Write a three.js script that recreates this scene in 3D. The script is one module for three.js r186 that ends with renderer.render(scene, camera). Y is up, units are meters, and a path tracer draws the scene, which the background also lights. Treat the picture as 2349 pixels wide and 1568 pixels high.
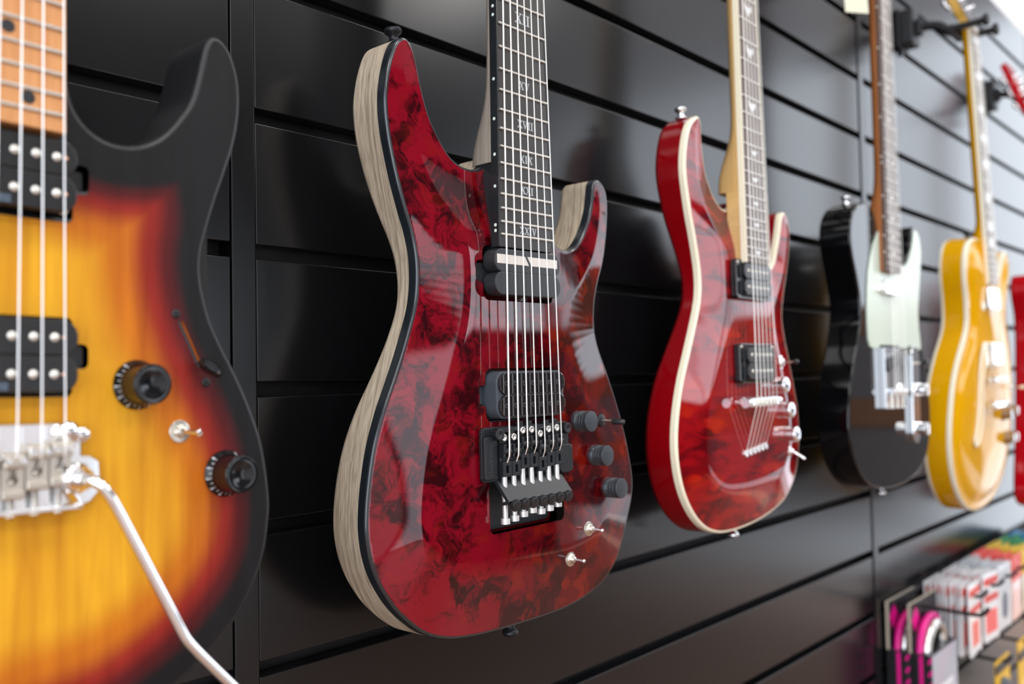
import * as THREE from 'three';
import { mergeGeometries } from 'three/addons/utils/BufferGeometryUtils.js';
import { RoundedBoxGeometry } from 'three/addons/geometries/RoundedBoxGeometry.js';
import { ImprovedNoise } from 'three/addons/math/ImprovedNoise.js';
import { RectAreaLightUniformsLib } from 'three/addons/lights/RectAreaLightUniformsLib.js';
import { FontLoader } from 'three/addons/loaders/FontLoader.js';
import { TextGeometry } from 'three/addons/geometries/TextGeometry.js';

// ---------------------------------------------------------------- camera, light, exposure
const EYE = 1.35;                       // height of the lens above the shop floor
const scene = new THREE.Scene();
const camera = new THREE.PerspectiveCamera(2 * Math.atan(784 / 2150) * 180 / Math.PI, 2349 / 1568, 0.02, 60);
camera.filmGauge = 36;
{
  const right = new THREE.Vector3(0.65694, -0.01873, 0.75371), up = new THREE.Vector3(-0.01463, 0.99919, 0.03758), back = new THREE.Vector3(-0.7538, -0.03571, 0.65613);
  camera.setRotationFromMatrix(new THREE.Matrix4().makeBasis(right, up, back));
  camera.position.set(0, EYE, 0.58426);
}
camera.focus = 0.69;
camera.userData.fStop = 4.8;

const renderer = new THREE.WebGLRenderer({ antialias: true });
renderer.toneMapping = THREE.LinearToneMapping;
renderer.toneMappingExposure = 1.0;
renderer.shadowMap.enabled = true;
RectAreaLightUniformsLib.init();

scene.background = new THREE.Color().setRGB(1.45, 1.57, 1.74);   // overcast sky outside the shop windows

// a soft panel of light: [name, centre, facing, width, height, radiance, colour]
function areaLight(name, at, to, w, h, power, rgb = [1, 1, 1]) {
  const l = new THREE.RectAreaLight(new THREE.Color().setRGB(...rgb), power, w, h);
  l.name = name; l.position.set(...at); l.lookAt(...to); scene.add(l);
  return l;
}
const ROOM = { x0: -2.6, x1: 6, z1: 4.5, h: 3.6 };
const SKY_TINT = [0.92, 0.99, 1.09];
areaLight('shopfront_light', [ROOM.x1 - 0.03, 2.6, 2.8], [0, 2.6, 2.8], 3.0, 1.65, 1.35, SKY_TINT);
areaLight('side_door_light', [ROOM.x1 - 0.03, 1.78, 0.75], [0, 1.78, 0.75], 0.9, 3.3, 1.5, SKY_TINT);
areaLight('corner_window_light', [5.1, 2.17, ROOM.z1 - 0.03], [5.1, 2.17, 0], 1.6, 0.78, 2.6, SKY_TINT);
areaLight('glass_door_light', [2.73, 1.05, ROOM.z1 - 0.03], [2.73, 1.05, 0], 0.66, 2.0, 0.9, SKY_TINT);
areaLight('left_window_light', [ROOM.x0 + 0.03, 1.8, 2.4], [0, 1.8, 2.4], 3.8, 2.6, 2.5, SKY_TINT);

const sun = new THREE.DirectionalLight(new THREE.Color().setRGB(1, 0.95, 0.88), 9);   // falls steeply through the shopfront onto the floor below it
sun.name = 'sun'; sun.position.set(6 + 2.9, 9.4, 3.0); sun.target.position.set(6, 0, 2.7); sun.castShadow = true;
sun.shadow.mapSize.set(2048, 2048); Object.assign(sun.shadow.camera, { left: -6, right: 6, top: 6, bottom: -6, near: 0.5, far: 20 });
scene.add(sun, sun.target);

// ---------------------------------------------------------------- helpers
let seed = 7;
const rnd = () => { seed = (seed * 1664525 + 1013904223) >>> 0; return seed / 4294967296; };
const noise3 = new ImprovedNoise();
const nz = (x, y, z = 0) => noise3.noise(x, y, z);
const fbm = (x, y, z = 0, n = 4) => { let s = 0, a = 0.5; for (let i = 0; i < n; i++) { s += a * nz(x, y, z + i * 7.3); x *= 2.03; y *= 2.03; a *= 0.5; } return s; };
const clamp = (x, a = 0, b = 1) => Math.min(b, Math.max(a, x));
const smooth = (a, b, x) => { const t = clamp((x - a) / (b - a)); return t * t * (3 - 2 * t); };
const lerp = (a, b, t) => a + (b - a) * t;
const mix3 = (a, b, t) => [lerp(a[0], b[0], t), lerp(a[1], b[1], t), lerp(a[2], b[2], t)];
const V = (x, y, z) => new THREE.Vector3(x, y, z);

const used = new Map();
function numbered(name) { const n = used.get(name) ?? 0; used.set(name, n + 1); return n ? name + '_' + String(n).padStart(3, '0') : name; }
function thing(name, label, category, at = [0, 0, 0], group) {
  const o = new THREE.Group(); o.name = numbered(name); o.position.set(...at); scene.add(o);
  o.userData.label = label; o.userData.category = category; if (group) o.userData.group = group;
  return o;
}
function part(parent, name, geometry, material, label) {
  const m = new THREE.Mesh(geometry, material); m.name = parent === scene ? numbered(name) : name;
  m.castShadow = m.receiveShadow = true; parent.add(m);
  if (label) m.userData.label = label;
  return m;
}
function structure(name, geometry, material) { const m = part(scene, name, geometry, material); m.userData.kind = 'structure'; return m; }
function copyOf(o, at, label) { const c = o.clone(); c.name = numbered(o.name.replace(/_\d{3}$/, '')); c.userData = { ...o.userData }; if (label) c.userData.label = label; c.position.set(...at); scene.add(c); return c; }

// geometry pieces
function ready(g) { const n = g.index ? g.toNonIndexed() : g; for (const k of Object.keys(n.attributes)) if (!['position', 'normal', 'uv'].includes(k)) n.deleteAttribute(k); if (!n.attributes.uv) n.setAttribute('uv', new THREE.BufferAttribute(new Float32Array(n.attributes.position.count * 2), 2)); n.clearGroups?.(); return n; }
const join = (...g) => mergeGeometries(g.flat().map(ready));
const at = (g, x = 0, y = 0, z = 0, rx = 0, ry = 0, rz = 0) => { g = g.clone(); if (rx) g.rotateX(rx); if (ry) g.rotateY(ry); if (rz) g.rotateZ(rz); return g.translate(x, y, z); };
const box = (w, h, d, r = 0.0006, s = 2) => new RoundedBoxGeometry(w, h, d, s, Math.min(r, w / 2.01, h / 2.01, d / 2.01));
const rod = (r, h, s = 20, r2 = r) => new THREE.CylinderGeometry(r2, r, h, s);           // along y
const rodZ = (r, h, s = 20, r2 = r) => rod(r, h, s, r2).rotateX(Math.PI / 2);             // along z, r2 at the +z end
const latheZ = (prof, s = 32) => new THREE.LatheGeometry(prof.map(([r, z]) => new THREE.Vector2(r, z)), s).rotateX(Math.PI / 2);
const ball = (r, s = 14) => new THREE.SphereGeometry(r, s, s / 2 | 0);
function tube(pts, r, seg = 8, closed = false) {                                          // a round wire through the points
  const P = pts.map((p) => (p.isVector3 ? p : V(...p))), n = P.length, pos = [], nor = [], uv = [], idx = [];
  let side = V(0, 0, 0), prev = null, len = 0;
  for (let i = 0; i < n; i++) {
    const t = P[Math.min(i + 1, n - 1)].clone().sub(P[Math.max(i - 1, 0)]).normalize();
    if (!prev) side = Math.abs(t.y) < 0.9 ? V(0, 1, 0) : V(1, 0, 0);
    side.addScaledVector(t, -side.dot(t)).normalize(); const up = t.clone().cross(side); prev = t;
    if (i) len += P[i].distanceTo(P[i - 1]);
    const R = Array.isArray(r) ? r[i] : r;
    for (let k = 0; k <= seg; k++) {
      const a = (k / seg) * 2 * Math.PI, d = side.clone().multiplyScalar(Math.cos(a)).addScaledVector(up, Math.sin(a));
      pos.push(P[i].x + d.x * R, P[i].y + d.y * R, P[i].z + d.z * R); nor.push(d.x, d.y, d.z); uv.push(k / seg, len);
    }
  }
  for (let i = 0; i < n - 1; i++) for (let k = 0; k < seg; k++) { const a = i * (seg + 1) + k, b = a + seg + 1; idx.push(a, a + 1, b, b, a + 1, b + 1); }
  for (const [i, dir] of [[0, -1], [n - 1, 1]]) {
    const c = pos.length / 3, t = P[Math.min(i + 1, n - 1)].clone().sub(P[Math.max(i - 1, 0)]).normalize().multiplyScalar(dir);
    pos.push(P[i].x, P[i].y, P[i].z); nor.push(t.x, t.y, t.z); uv.push(0, 0);
    for (let k = 0; k <= seg; k++) { const j = (i * (seg + 1) + k) * 3; pos.push(pos[j], pos[j + 1], pos[j + 2]); nor.push(t.x, t.y, t.z); uv.push(0, 0); }
    for (let k = 0; k < seg; k++) dir > 0 ? idx.push(c, c + 1 + k, c + 2 + k) : idx.push(c, c + 2 + k, c + 1 + k);
  }
  const g = new THREE.BufferGeometry();
  g.setAttribute('position', new THREE.Float32BufferAttribute(pos, 3)); g.setAttribute('normal', new THREE.Float32BufferAttribute(nor, 3)); g.setAttribute('uv', new THREE.Float32BufferAttribute(uv, 2)); g.setIndex(idx);
  return g;
}
const curve = (pts, n = 24) => new THREE.CatmullRomCurve3(pts.map((p) => V(...p)), false, 'centripetal').getPoints(n);
function outlineOf(mm, n = 300) {                                                         // closed smooth outline, millimetres in, metres out
  const c = new THREE.CatmullRomCurve3(mm.map(([x, y]) => V(x / 1000, y / 1000, 0)), true, 'centripetal');
  return c.getSpacedPoints(n).slice(0, n).map((p) => [p.x, p.y]);
}
const shapeOf = (pts) => new THREE.Shape(pts.map(([x, y]) => new THREE.Vector2(x, y)));
function rrect(cx, cy, hw, hh, r) {
  const s = new THREE.Shape(); r = Math.min(r, hw, hh);
  s.moveTo(cx - hw + r, cy - hh); s.lineTo(cx + hw - r, cy - hh); s.absarc(cx + hw - r, cy - hh + r, r, -Math.PI / 2, 0); s.lineTo(cx + hw, cy + hh - r); s.absarc(cx + hw - r, cy + hh - r, r, 0, Math.PI / 2);
  s.lineTo(cx - hw + r, cy + hh); s.absarc(cx - hw + r, cy + hh - r, r, Math.PI / 2, Math.PI); s.lineTo(cx - hw, cy - hh + r); s.absarc(cx - hw + r, cy - hh + r, r, Math.PI, 1.5 * Math.PI);
  return s;
}
function slab(shape, z0, z1, bevel = 0.0004, seg = 12) {                                  // a shape thick from z0 to z1, edges chamfered
  return new THREE.ExtrudeGeometry(shape, { depth: z1 - z0 - 2 * bevel, bevelEnabled: bevel > 0, bevelThickness: bevel, bevelSize: bevel, bevelOffset: -bevel, bevelSegments: 2, curveSegments: seg }).translate(0, 0, z0 + bevel);
}

// textures
function texture(w, h, fn, srgb = true) {
  const d = new Uint8Array(w * h * 4);
  for (let y = 0; y < h; y++) for (let x = 0; x < w; x++) { const c = fn(x / w, y / h), i = (y * w + x) * 4; for (let k = 0; k < 3; k++) { const v = clamp(Array.isArray(c) ? c[k] : c); d[i + k] = 255 * (srgb ? (v <= 0.0031308 ? v * 12.92 : 1.055 * Math.pow(v, 1 / 2.4) - 0.055) : v) + 0.5; } d[i + 3] = 255; }
  const t = new THREE.DataTexture(d, w, h); t.wrapS = t.wrapT = THREE.RepeatWrapping; t.magFilter = THREE.LinearFilter; t.minFilter = THREE.LinearMipmapLinearFilter; t.generateMipmaps = true; t.needsUpdate = true;
  if (srgb) t.colorSpace = THREE.SRGBColorSpace;
  return t;
}
const std = (rgb, roughness = 0.5, metalness = 0, extra = {}) => new THREE.MeshPhysicalMaterial({ color: new THREE.Color().setRGB(...rgb), roughness, metalness, ...extra });
const scaled = (t, sx, sy, ox = 0, oy = 0) => { const c = t.clone(); c.repeat.set(sx, sy); c.offset.set(ox, oy); c.needsUpdate = true; return c; };
// fine straight wood grain, running along v; neutral multiplier
const grainMap = (freq, deep, s) => texture(512, 512, (u, v) => {
  const w = u + 0.012 * Math.sin(v * 6.283) + 0.02 * fbm(u * 4 + s, v * 2, s, 3);
  const g = fbm(w * freq, v * 3, s, 4) + 0.6 * fbm(w * freq * 3.1, v * 9, s + 3, 3);
  const pore = Math.pow(clamp(fbm(w * freq * 6, v * 24, s + 9, 2) + 0.42), 3);
  return clamp(1 - deep * (0.35 - 0.7 * g) - deep * 0.5 * pore);
});

const M = {};
M.slat = std([0.004, 0.0044, 0.0052], 0.22);
M.slatEdge = std([0.004, 0.004, 0.005], 0.6);
M.white = std([0.82, 0.82, 0.83], 0.8);
M.floor = std([0.33, 0.2, 0.135], 0.3);
M.brown = std([0.3, 0.15, 0.075], 0.5);
M.ceiling = std([0.62, 0.62, 0.63], 0.85);
M.greyPanel = std([0.2, 0.2, 0.21], 0.5);
M.panel = std([0.028, 0.028, 0.031], 0.5);
M.frameGrey = std([0.12, 0.12, 0.125], 0.4);
M.chrome = std([0.86, 0.87, 0.89], 0.08, 1);
M.nickel = std([0.72, 0.68, 0.6], 0.25, 1);
M.satin = std([0.62, 0.57, 0.5], 0.42, 1);
M.steel = std([0.8, 0.79, 0.76], 0.3, 1);
M.stringMat = std([0.93, 0.9, 0.84], 0.38, 1);
M.fretMat = std([0.66, 0.64, 0.6], 0.34, 1);
M.blackPlastic = std([0.012, 0.012, 0.013], 0.34);
M.blackGloss = std([0.006, 0.006, 0.007], 0.09);
M.blackMetal = std([0.018, 0.019, 0.022], 0.42, 0.35);
M.blackSatinMetal = std([0.02, 0.022, 0.026], 0.32, 0.6);
M.cavity = std([0.006, 0.006, 0.006], 0.7);
M.cream = std([0.86, 0.79, 0.6], 0.25);
M.pearl = std([0.75, 0.78, 0.8], 0.25);
M.dark = std([0.015, 0.014, 0.014], 0.5);

// ---------------------------------------------------------------- guitar body from an outline
function distanceField(poly, step, margin = 0.012) {
  let x0 = 1e9, x1 = -1e9, y0 = 1e9, y1 = -1e9;
  for (const [x, y] of poly) { x0 = Math.min(x0, x); x1 = Math.max(x1, x); y0 = Math.min(y0, y); y1 = Math.max(y1, y); }
  x0 -= margin; y0 -= margin; const nx = Math.ceil((x1 + margin - x0) / step) + 1, ny = Math.ceil((y1 + margin - y0) / step) + 1, f = new Float32Array(nx * ny), n = poly.length;
  for (let j = 0; j < ny; j++) for (let i = 0; i < nx; i++) {
    const x = x0 + i * step, y = y0 + j * step; let best = 1e9, inside = false;
    for (let k = 0, l = n - 1; k < n; l = k++) {
      const ax = poly[l][0], ay = poly[l][1], bx = poly[k][0] - ax, by = poly[k][1] - ay, px = x - ax, py = y - ay, t = clamp((px * bx + py * by) / (bx * bx + by * by)), dx = px - bx * t, dy = py - by * t, q = dx * dx + dy * dy;
      if (q < best) best = q;
      if (poly[k][1] > y !== ay > y && x < ((poly[l][0] - poly[k][0]) * (y - poly[k][1])) / (ay - poly[k][1]) + poly[k][0]) inside = !inside;
    }
    f[j * nx + i] = Math.sqrt(best) * (inside ? 1 : -1);
  }
  const d = (x, y) => { const u = clamp((x - x0) / step, 0, nx - 1.001), v = clamp((y - y0) / step, 0, ny - 1.001), i = u | 0, j = v | 0, a = u - i, b = v - j, o = j * nx + i; return lerp(lerp(f[o], f[o + 1], a), lerp(f[o + nx], f[o + nx + 1], a), b); };
  const grad = (x, y) => { const e = step * 1.2, gx = d(x + e, y) - d(x - e, y), gy = d(x, y + e) - d(x, y - e), l = Math.hypot(gx, gy) || 1; return [gx / l, gy / l]; };
  return { x0, y0, nx, ny, step, f, d, grad };
}
function march(S, field) {                                                               // fill of field >= 0 on the grid, with its rim
  const { x0, y0, nx, ny, step } = S, val = new Float32Array(nx * ny), pts = [], tri = [], rim = [], node = new Map(), cut = new Map();
  for (let j = 0; j < ny; j++) for (let i = 0; i < nx; i++) val[j * nx + i] = field(x0 + i * step, y0 + j * step, S.f[j * nx + i]);
  const vNode = (k) => { if (!node.has(k)) { node.set(k, pts.length); pts.push([x0 + (k % nx) * step, y0 + Math.floor(k / nx) * step]); } return node.get(k); };
  const vCut = (a, b) => { const lo = Math.min(a, b), hi = Math.max(a, b), key = lo * 4 + (hi - lo === 1 ? 0 : 1); if (!cut.has(key)) { const t = clamp(val[lo] / (val[lo] - val[hi]), 0.001, 0.999), p = [x0 + (lo % nx) * step, y0 + Math.floor(lo / nx) * step], q = [x0 + (hi % nx) * step, y0 + Math.floor(hi / nx) * step]; cut.set(key, pts.length); pts.push([lerp(p[0], q[0], t), lerp(p[1], q[1], t)]); } return cut.get(key); };
  for (let j = 0; j < ny - 1; j++) for (let i = 0; i < nx - 1; i++) {
    const c = [j * nx + i, j * nx + i + 1, (j + 1) * nx + i + 1, (j + 1) * nx + i], inn = c.map((k) => val[k] >= 0);
    if (!inn.includes(true)) continue;
    const loop = []; let leave = -1;
    for (let k = 0; k < 4; k++) { const l = (k + 1) % 4; if (inn[k]) loop.push([vNode(c[k]), 0]); if (inn[k] !== inn[l]) loop.push([vCut(c[k], c[l]), inn[k] ? 1 : 2]); }
    for (let k = 1; k < loop.length - 1; k++) tri.push(loop[0][0], loop[k][0], loop[k + 1][0]);
    for (let k = 0; k < loop.length; k++) { const p = loop[k], q = loop[(k + 1) % loop.length]; if (p[1] === 1 && q[1] === 2) rim.push([p[0], q[0]]); }
  }
  return { pts, tri, rim };
}
function geometryOf(pos, nor, uv, idx, col) {
  const g = new THREE.BufferGeometry();
  g.setAttribute('position', new THREE.Float32BufferAttribute(pos, 3)); g.setAttribute('normal', new THREE.Float32BufferAttribute(nor, 3)); g.setAttribute('uv', new THREE.Float32BufferAttribute(uv, 2));
  if (col) g.setAttribute('color', new THREE.Float32BufferAttribute(col, 3));
  g.setIndex(idx); return g;
}
// o: outline (mm), step, r (edge radius), zt (top plane at the edge), arch(x, y, d) -> height above zt, under(x, y, d) -> z of the back, holes [(x, y) -> distance, positive inside the hole], paint(x, y, d)
function bodyShape(o) {
  const S = distanceField(outlineOf(o.outline), o.step), r = o.r, arch = o.arch ?? (() => 0), under = o.under, holes = o.holes ?? [];
  const hole = (x, y) => { let m = -1; for (const h of holes) m = Math.max(m, h(x, y)); return m; };
  const top = (x, y) => o.zt + arch(x, y, Math.max(0, S.d(x, y) - r));
  const F = march(S, (x, y, d) => Math.min(d - r, -hole(x, y))), B = march(S, (x, y, d) => d - r);
  const face = (m, height, flip, paint) => {
    const pos = [], nor = [], uv = [], col = paint ? [] : null, e = o.step * 0.7;
    for (const [x, y] of m.pts) {
      pos.push(x, y, height(x, y)); uv.push(x, y);
      const gx = (height(x + e, y) - height(x - e, y)) / (2 * e), gy = (height(x, y + e) - height(x, y - e)) / (2 * e), l = Math.hypot(gx, gy, 1) * (flip ? -1 : 1);
      nor.push(-gx / l, -gy / l, 1 / l); if (paint) col.push(...paint(x, y, S.d(x, y)));
    }
    const idx = []; for (let i = 0; i < m.tri.length; i += 3) flip ? idx.push(m.tri[i], m.tri[i + 2], m.tri[i + 1]) : idx.push(m.tri[i], m.tri[i + 1], m.tri[i + 2]);
    return geometryOf(pos, nor, uv, idx, col);
  };
  const skirt = (m, keep, column, paint) => {                                             // strips down from the rim; column(x, y, outward) -> [[offset, z, side share of the normal, up share]]
    const pos = [], nor = [], uv = [], idx = [], col = paint ? [] : null, made = new Map();
    const put = (v) => {
      if (made.has(v)) return made.get(v);
      const [x, y] = m.pts[v], inHole = hole(x, y) > S.d(x, y) - r - 1e-4 && hole(x, y) > -1e-4; let ox, oy;
      if (inHole) { const e = 0.0004; ox = hole(x + e, y) - hole(x - e, y); oy = hole(x, y + e) - hole(x, y - e); const l = Math.hypot(ox, oy) || 1; ox /= l; oy /= l; } else { const g = S.grad(x, y); ox = -g[0]; oy = -g[1]; }
      const at0 = pos.length / 3, c = column(x, y);
      for (const [off, z, s, u] of c) { const X = x + ox * off, Y = y + oy * off; pos.push(X, Y, z); nor.push(ox * s, oy * s, u); uv.push(z * 1.3 + X * 0.5, Y); if (paint) col.push(...paint(X, Y, r - off)); }
      made.set(v, [at0, c.length, inHole]); return made.get(v);
    };
    for (const [a, b] of m.rim) {
      const A = put(a), C = put(b); if (!keep(A[2] && C[2])) continue;
      for (let k = 0; k < A[1] - 1; k++) idx.push(A[0] + k, A[0] + k + 1, C[0] + k, C[0] + k, A[0] + k + 1, C[0] + k + 1);
    }
    return geometryOf(pos, nor, uv, idx, col);
  };
  const outer = (h) => !h, arc = (n, f) => Array.from({ length: n + 1 }, (_, i) => f((i / n) * Math.PI / 2));
  return {
    S, top,
    topFace: () => face(F, top, false, o.paint),
    edgeRound: (paint) => skirt(F, outer, (x, y) => arc(6, (a) => [r * Math.sin(a), o.zt - r * (1 - Math.cos(a)), Math.sin(a), Math.cos(a)]), paint),
    side: (za, zb, out = r) => skirt(F, outer, () => [[out, za, 1, 0], [out, zb, 1, 0]]),
    sideToBack: (za, rb = 0.004) => skirt(F, outer, (x, y) => { const z = under(x, y, r), q = Math.min(rb, r + 0.003); return [[r, za, 1, 0], [r, lerp(za, z + q, 0.5), 1, 0], ...arc(5, (a) => [r - q * (1 - Math.cos(a)), z + q * (1 - Math.sin(a)), Math.cos(a), -Math.sin(a)])]; }),
    backFace: () => face(B, (x, y) => under(x, y, Math.max(0.0001, S.d(x, y))), true),
    cavity: (depth) => skirt(F, (h) => h, (x, y) => [[0, top(x, y), -1, 0], [0, depth, -1, 0]]),
  };
}
const holeBox = (cx, cy, hw, hh, r = 0.003) => (x, y) => { const qx = Math.abs(x - cx) - hw + r, qy = Math.abs(y - cy) - hh + r; return -(Math.hypot(Math.max(qx, 0), Math.max(qy, 0)) + Math.min(Math.max(qx, qy), 0) - r); };
// hollow scooped out of the back where it rests on the player
const belly = (z, y0, span, depth, side = -1) => (x, y, d) => z + depth * Math.exp(-Math.pow((y - y0) / span, 2)) * smooth(-0.02, 0.06, x * side) * (1 - smooth(0, 0.07, d));

// ---------------------------------------------------------------- neck, frets and strings
// n: scale, nutWidth, baseWidth (extrapolated to the bridge), frets, end (y of the board's end), top (z of the board), deep (board thickness), neckMat, boardMat, back(y) -> depth of neck wood
function addNeck(g, n) {
  const L = n.scale, w = (y) => n.nutWidth * (y / L) + n.baseWidth * (1 - y / L), rise = (y) => n.top + (n.tilt ?? 0) * (y - n.end);
  // neck wood: half round behind the board, from the body to the nut
  const pos = [], nor = [], uv = [], idx = [], K = 14, ys = [];
  for (let i = 0; i <= 60; i++) ys.push(lerp(n.heel, L + 0.004, i / 60));
  ys.forEach((y, i) => {
    const hw = w(y) / 2 - (n.inset ?? 0), dz = n.back(y), zt = rise(y) - n.deep;
    for (let k = 0; k <= K; k++) {
      const a = Math.PI * (k / K), c = Math.cos(a), s = Math.sin(a), p = n.square ? n.square(y) : 1, sx = Math.sign(c) * Math.pow(Math.abs(c), p), sz = Math.pow(s, p);
      pos.push(-hw * sx, y, zt - dz * sz); nor.push(-c * dz, 0, -s * hw); uv.push(-hw * sx * 2 + sz * dz, y);
    }
    if (i) for (let k = 0; k < K; k++) { const a = (i - 1) * (K + 1) + k, b = a + K + 1; idx.push(a, b, a + 1, b, b + 1, a + 1); }
  });
  for (let i = 0; i < nor.length; i += 3) { const l = Math.hypot(nor[i], nor[i + 1], nor[i + 2]) || 1; nor[i] /= l; nor[i + 1] /= l; nor[i + 2] /= l; }
  const wood = geometryOf(pos, nor, uv, idx); 
  const endCap = new THREE.ShapeGeometry(new THREE.Shape(Array.from({ length: K + 1 }, (_, k) => new THREE.Vector2(pos[k * 3], pos[k * 3 + 2])))).rotateX(Math.PI / 2).translate(0, n.heel, 0);
  part(g, 'neck', join(wood, endCap), n.neckMat, n.neckLabel);
  // fretboard: slightly crowned slab
  const bp = [], bn = [], bu = [], bi = [], N = 8, rows = 40, edge = n.edge ?? 0;
  for (let i = 0; i <= rows; i++) {
    const y = lerp(n.end, L, i / rows), h = w(y) / 2 - edge;
    for (let k = 0; k <= N; k++) { const t = (k / N) * 2 - 1; bp.push(t * h, y, rise(y) - 0.0006 * t * t); bn.push(0.04 * t, 0, 1); bu.push(t * h, y); }
    if (i) for (let k = 0; k < N; k++) { const a = (i - 1) * (N + 1) + k, b = a + N + 1; bi.push(a, a + 1, b, b, a + 1, b + 1); }
  }
  const shell = [];
  const wall = (x0, y0, x1, y1) => { const z0 = rise(y0) - 0.0006, z1 = rise(y1) - 0.0006, q = new THREE.BufferGeometry(); q.setAttribute('position', new THREE.Float32BufferAttribute([x0, y0, z0 - n.deep, x1, y1, z1 - n.deep, x1, y1, z1, x0, y0, z0 - n.deep, x1, y1, z1, x0, y0, z0], 3)); q.setAttribute('uv', new THREE.Float32BufferAttribute([0, y0, 0, y1, 0.01, y1, 0, y0, 0.01, y1, 0.01, y0], 2)); q.computeVertexNormals(); return q; };
  const we = w(n.end) / 2, wl = w(L) / 2;
  const crown = geometryOf(bp, bn, bu, bi);
  if (edge) shell.push(wall(-we + edge, n.end, we - edge, n.end)); else shell.push(wall(-we, n.end, we, n.end));
  if (!edge) shell.push(wall(-wl, L, -we, n.end), wall(we, n.end, wl, L));
  const board = part(g, 'fretboard', join(crown, ...shell), n.boardMat);
  if (edge) {
    const strip = (s) => { const sh = new THREE.Shape([[we - edge, n.end], [we, n.end], [wl, L], [wl - edge, L]].map(([x, y]) => new THREE.Vector2(x * s, y))); return new THREE.ExtrudeGeometry(sh, { depth: n.deep, bevelEnabled: false }).rotateX(-Math.atan(n.tilt ?? 0) * 0).translate(0, 0, n.top - n.deep - 0.0004); };
    const sideStrips = [strip(-1), strip(1)];
    sideStrips.forEach((s) => { const p = s.attributes.position; for (let i = 0; i < p.count; i++) p.setZ(i, p.getZ(i) + (n.tilt ?? 0) * (p.getY(i) - n.end)); });
    part(board, 'board_binding', join(...sideStrips), n.edgeMat);
  }
  const bar = new THREE.CapsuleGeometry(0.0011, 1, 3, 8).rotateZ(Math.PI / 2);
  for (let f = n.firstFret ?? 0; f <= n.frets; f++) {
    const y = L * Math.pow(2, -f / 12), m = part(board, f ? 'fret' : 'nut', f ? bar : box(1, 0.004, 0.004, 0.0004), f ? M.fretMat : M.cream);
    m.scale.x = w(y) - 2 * edge * (f ? 0.6 : 0); if (f) { m.scale.x = w(y) - 0.0022 - 2 * edge * 0.6; m.scale.z = 0.9; } m.position.set(0, f ? y : L + 0.002, rise(y) + 0.0001);
  }
  return { board, w, rise, fretY: (f) => L * Math.pow(2, -f / 12), mid: (f) => L * (Math.pow(2, -f / 12) + Math.pow(2, -(f - 1) / 12)) / 2 };
}
function addStrings(g, xs, nutXs, L, gauges, tail, material = M.stringMat) {
  xs.forEach((x, i) => part(g, 'string', tube([[nutXs[i], L, 0], [lerp(nutXs[i], x, 0.5), L / 2, 0], [x, 0.004, 0], [x, 0.001, -0.0001], ...tail(x, i)], gauges[i] / 2, 8), material));
}
const spread = (n, half) => Array.from({ length: n }, (_, i) => -half + (2 * half * i) / (n - 1));
function strapButton(g, x, y, z, angle, material) {
  const b = part(g, 'strap_button', at(latheZ([[0, 0], [0.0064, 0], [0.0067, 0.0012], [0.0058, 0.0022], [0.0038, 0.0036], [0.0036, 0.0068], [0.0064, 0.0088], [0.0066, 0.0115], [0.0058, 0.0128], [0.002, 0.0132], [0, 0.0128]], 24), 0, 0, 0, -Math.PI / 2), material);
  b.position.set(x, y, z); b.rotation.z = angle; return b;
}
function place(g, x, y, z, rx, ry, rz) { g.position.set(x, y + EYE, z); g.rotation.order = 'YXZ'; g.rotation.set(rx, ry, rz); }
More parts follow.
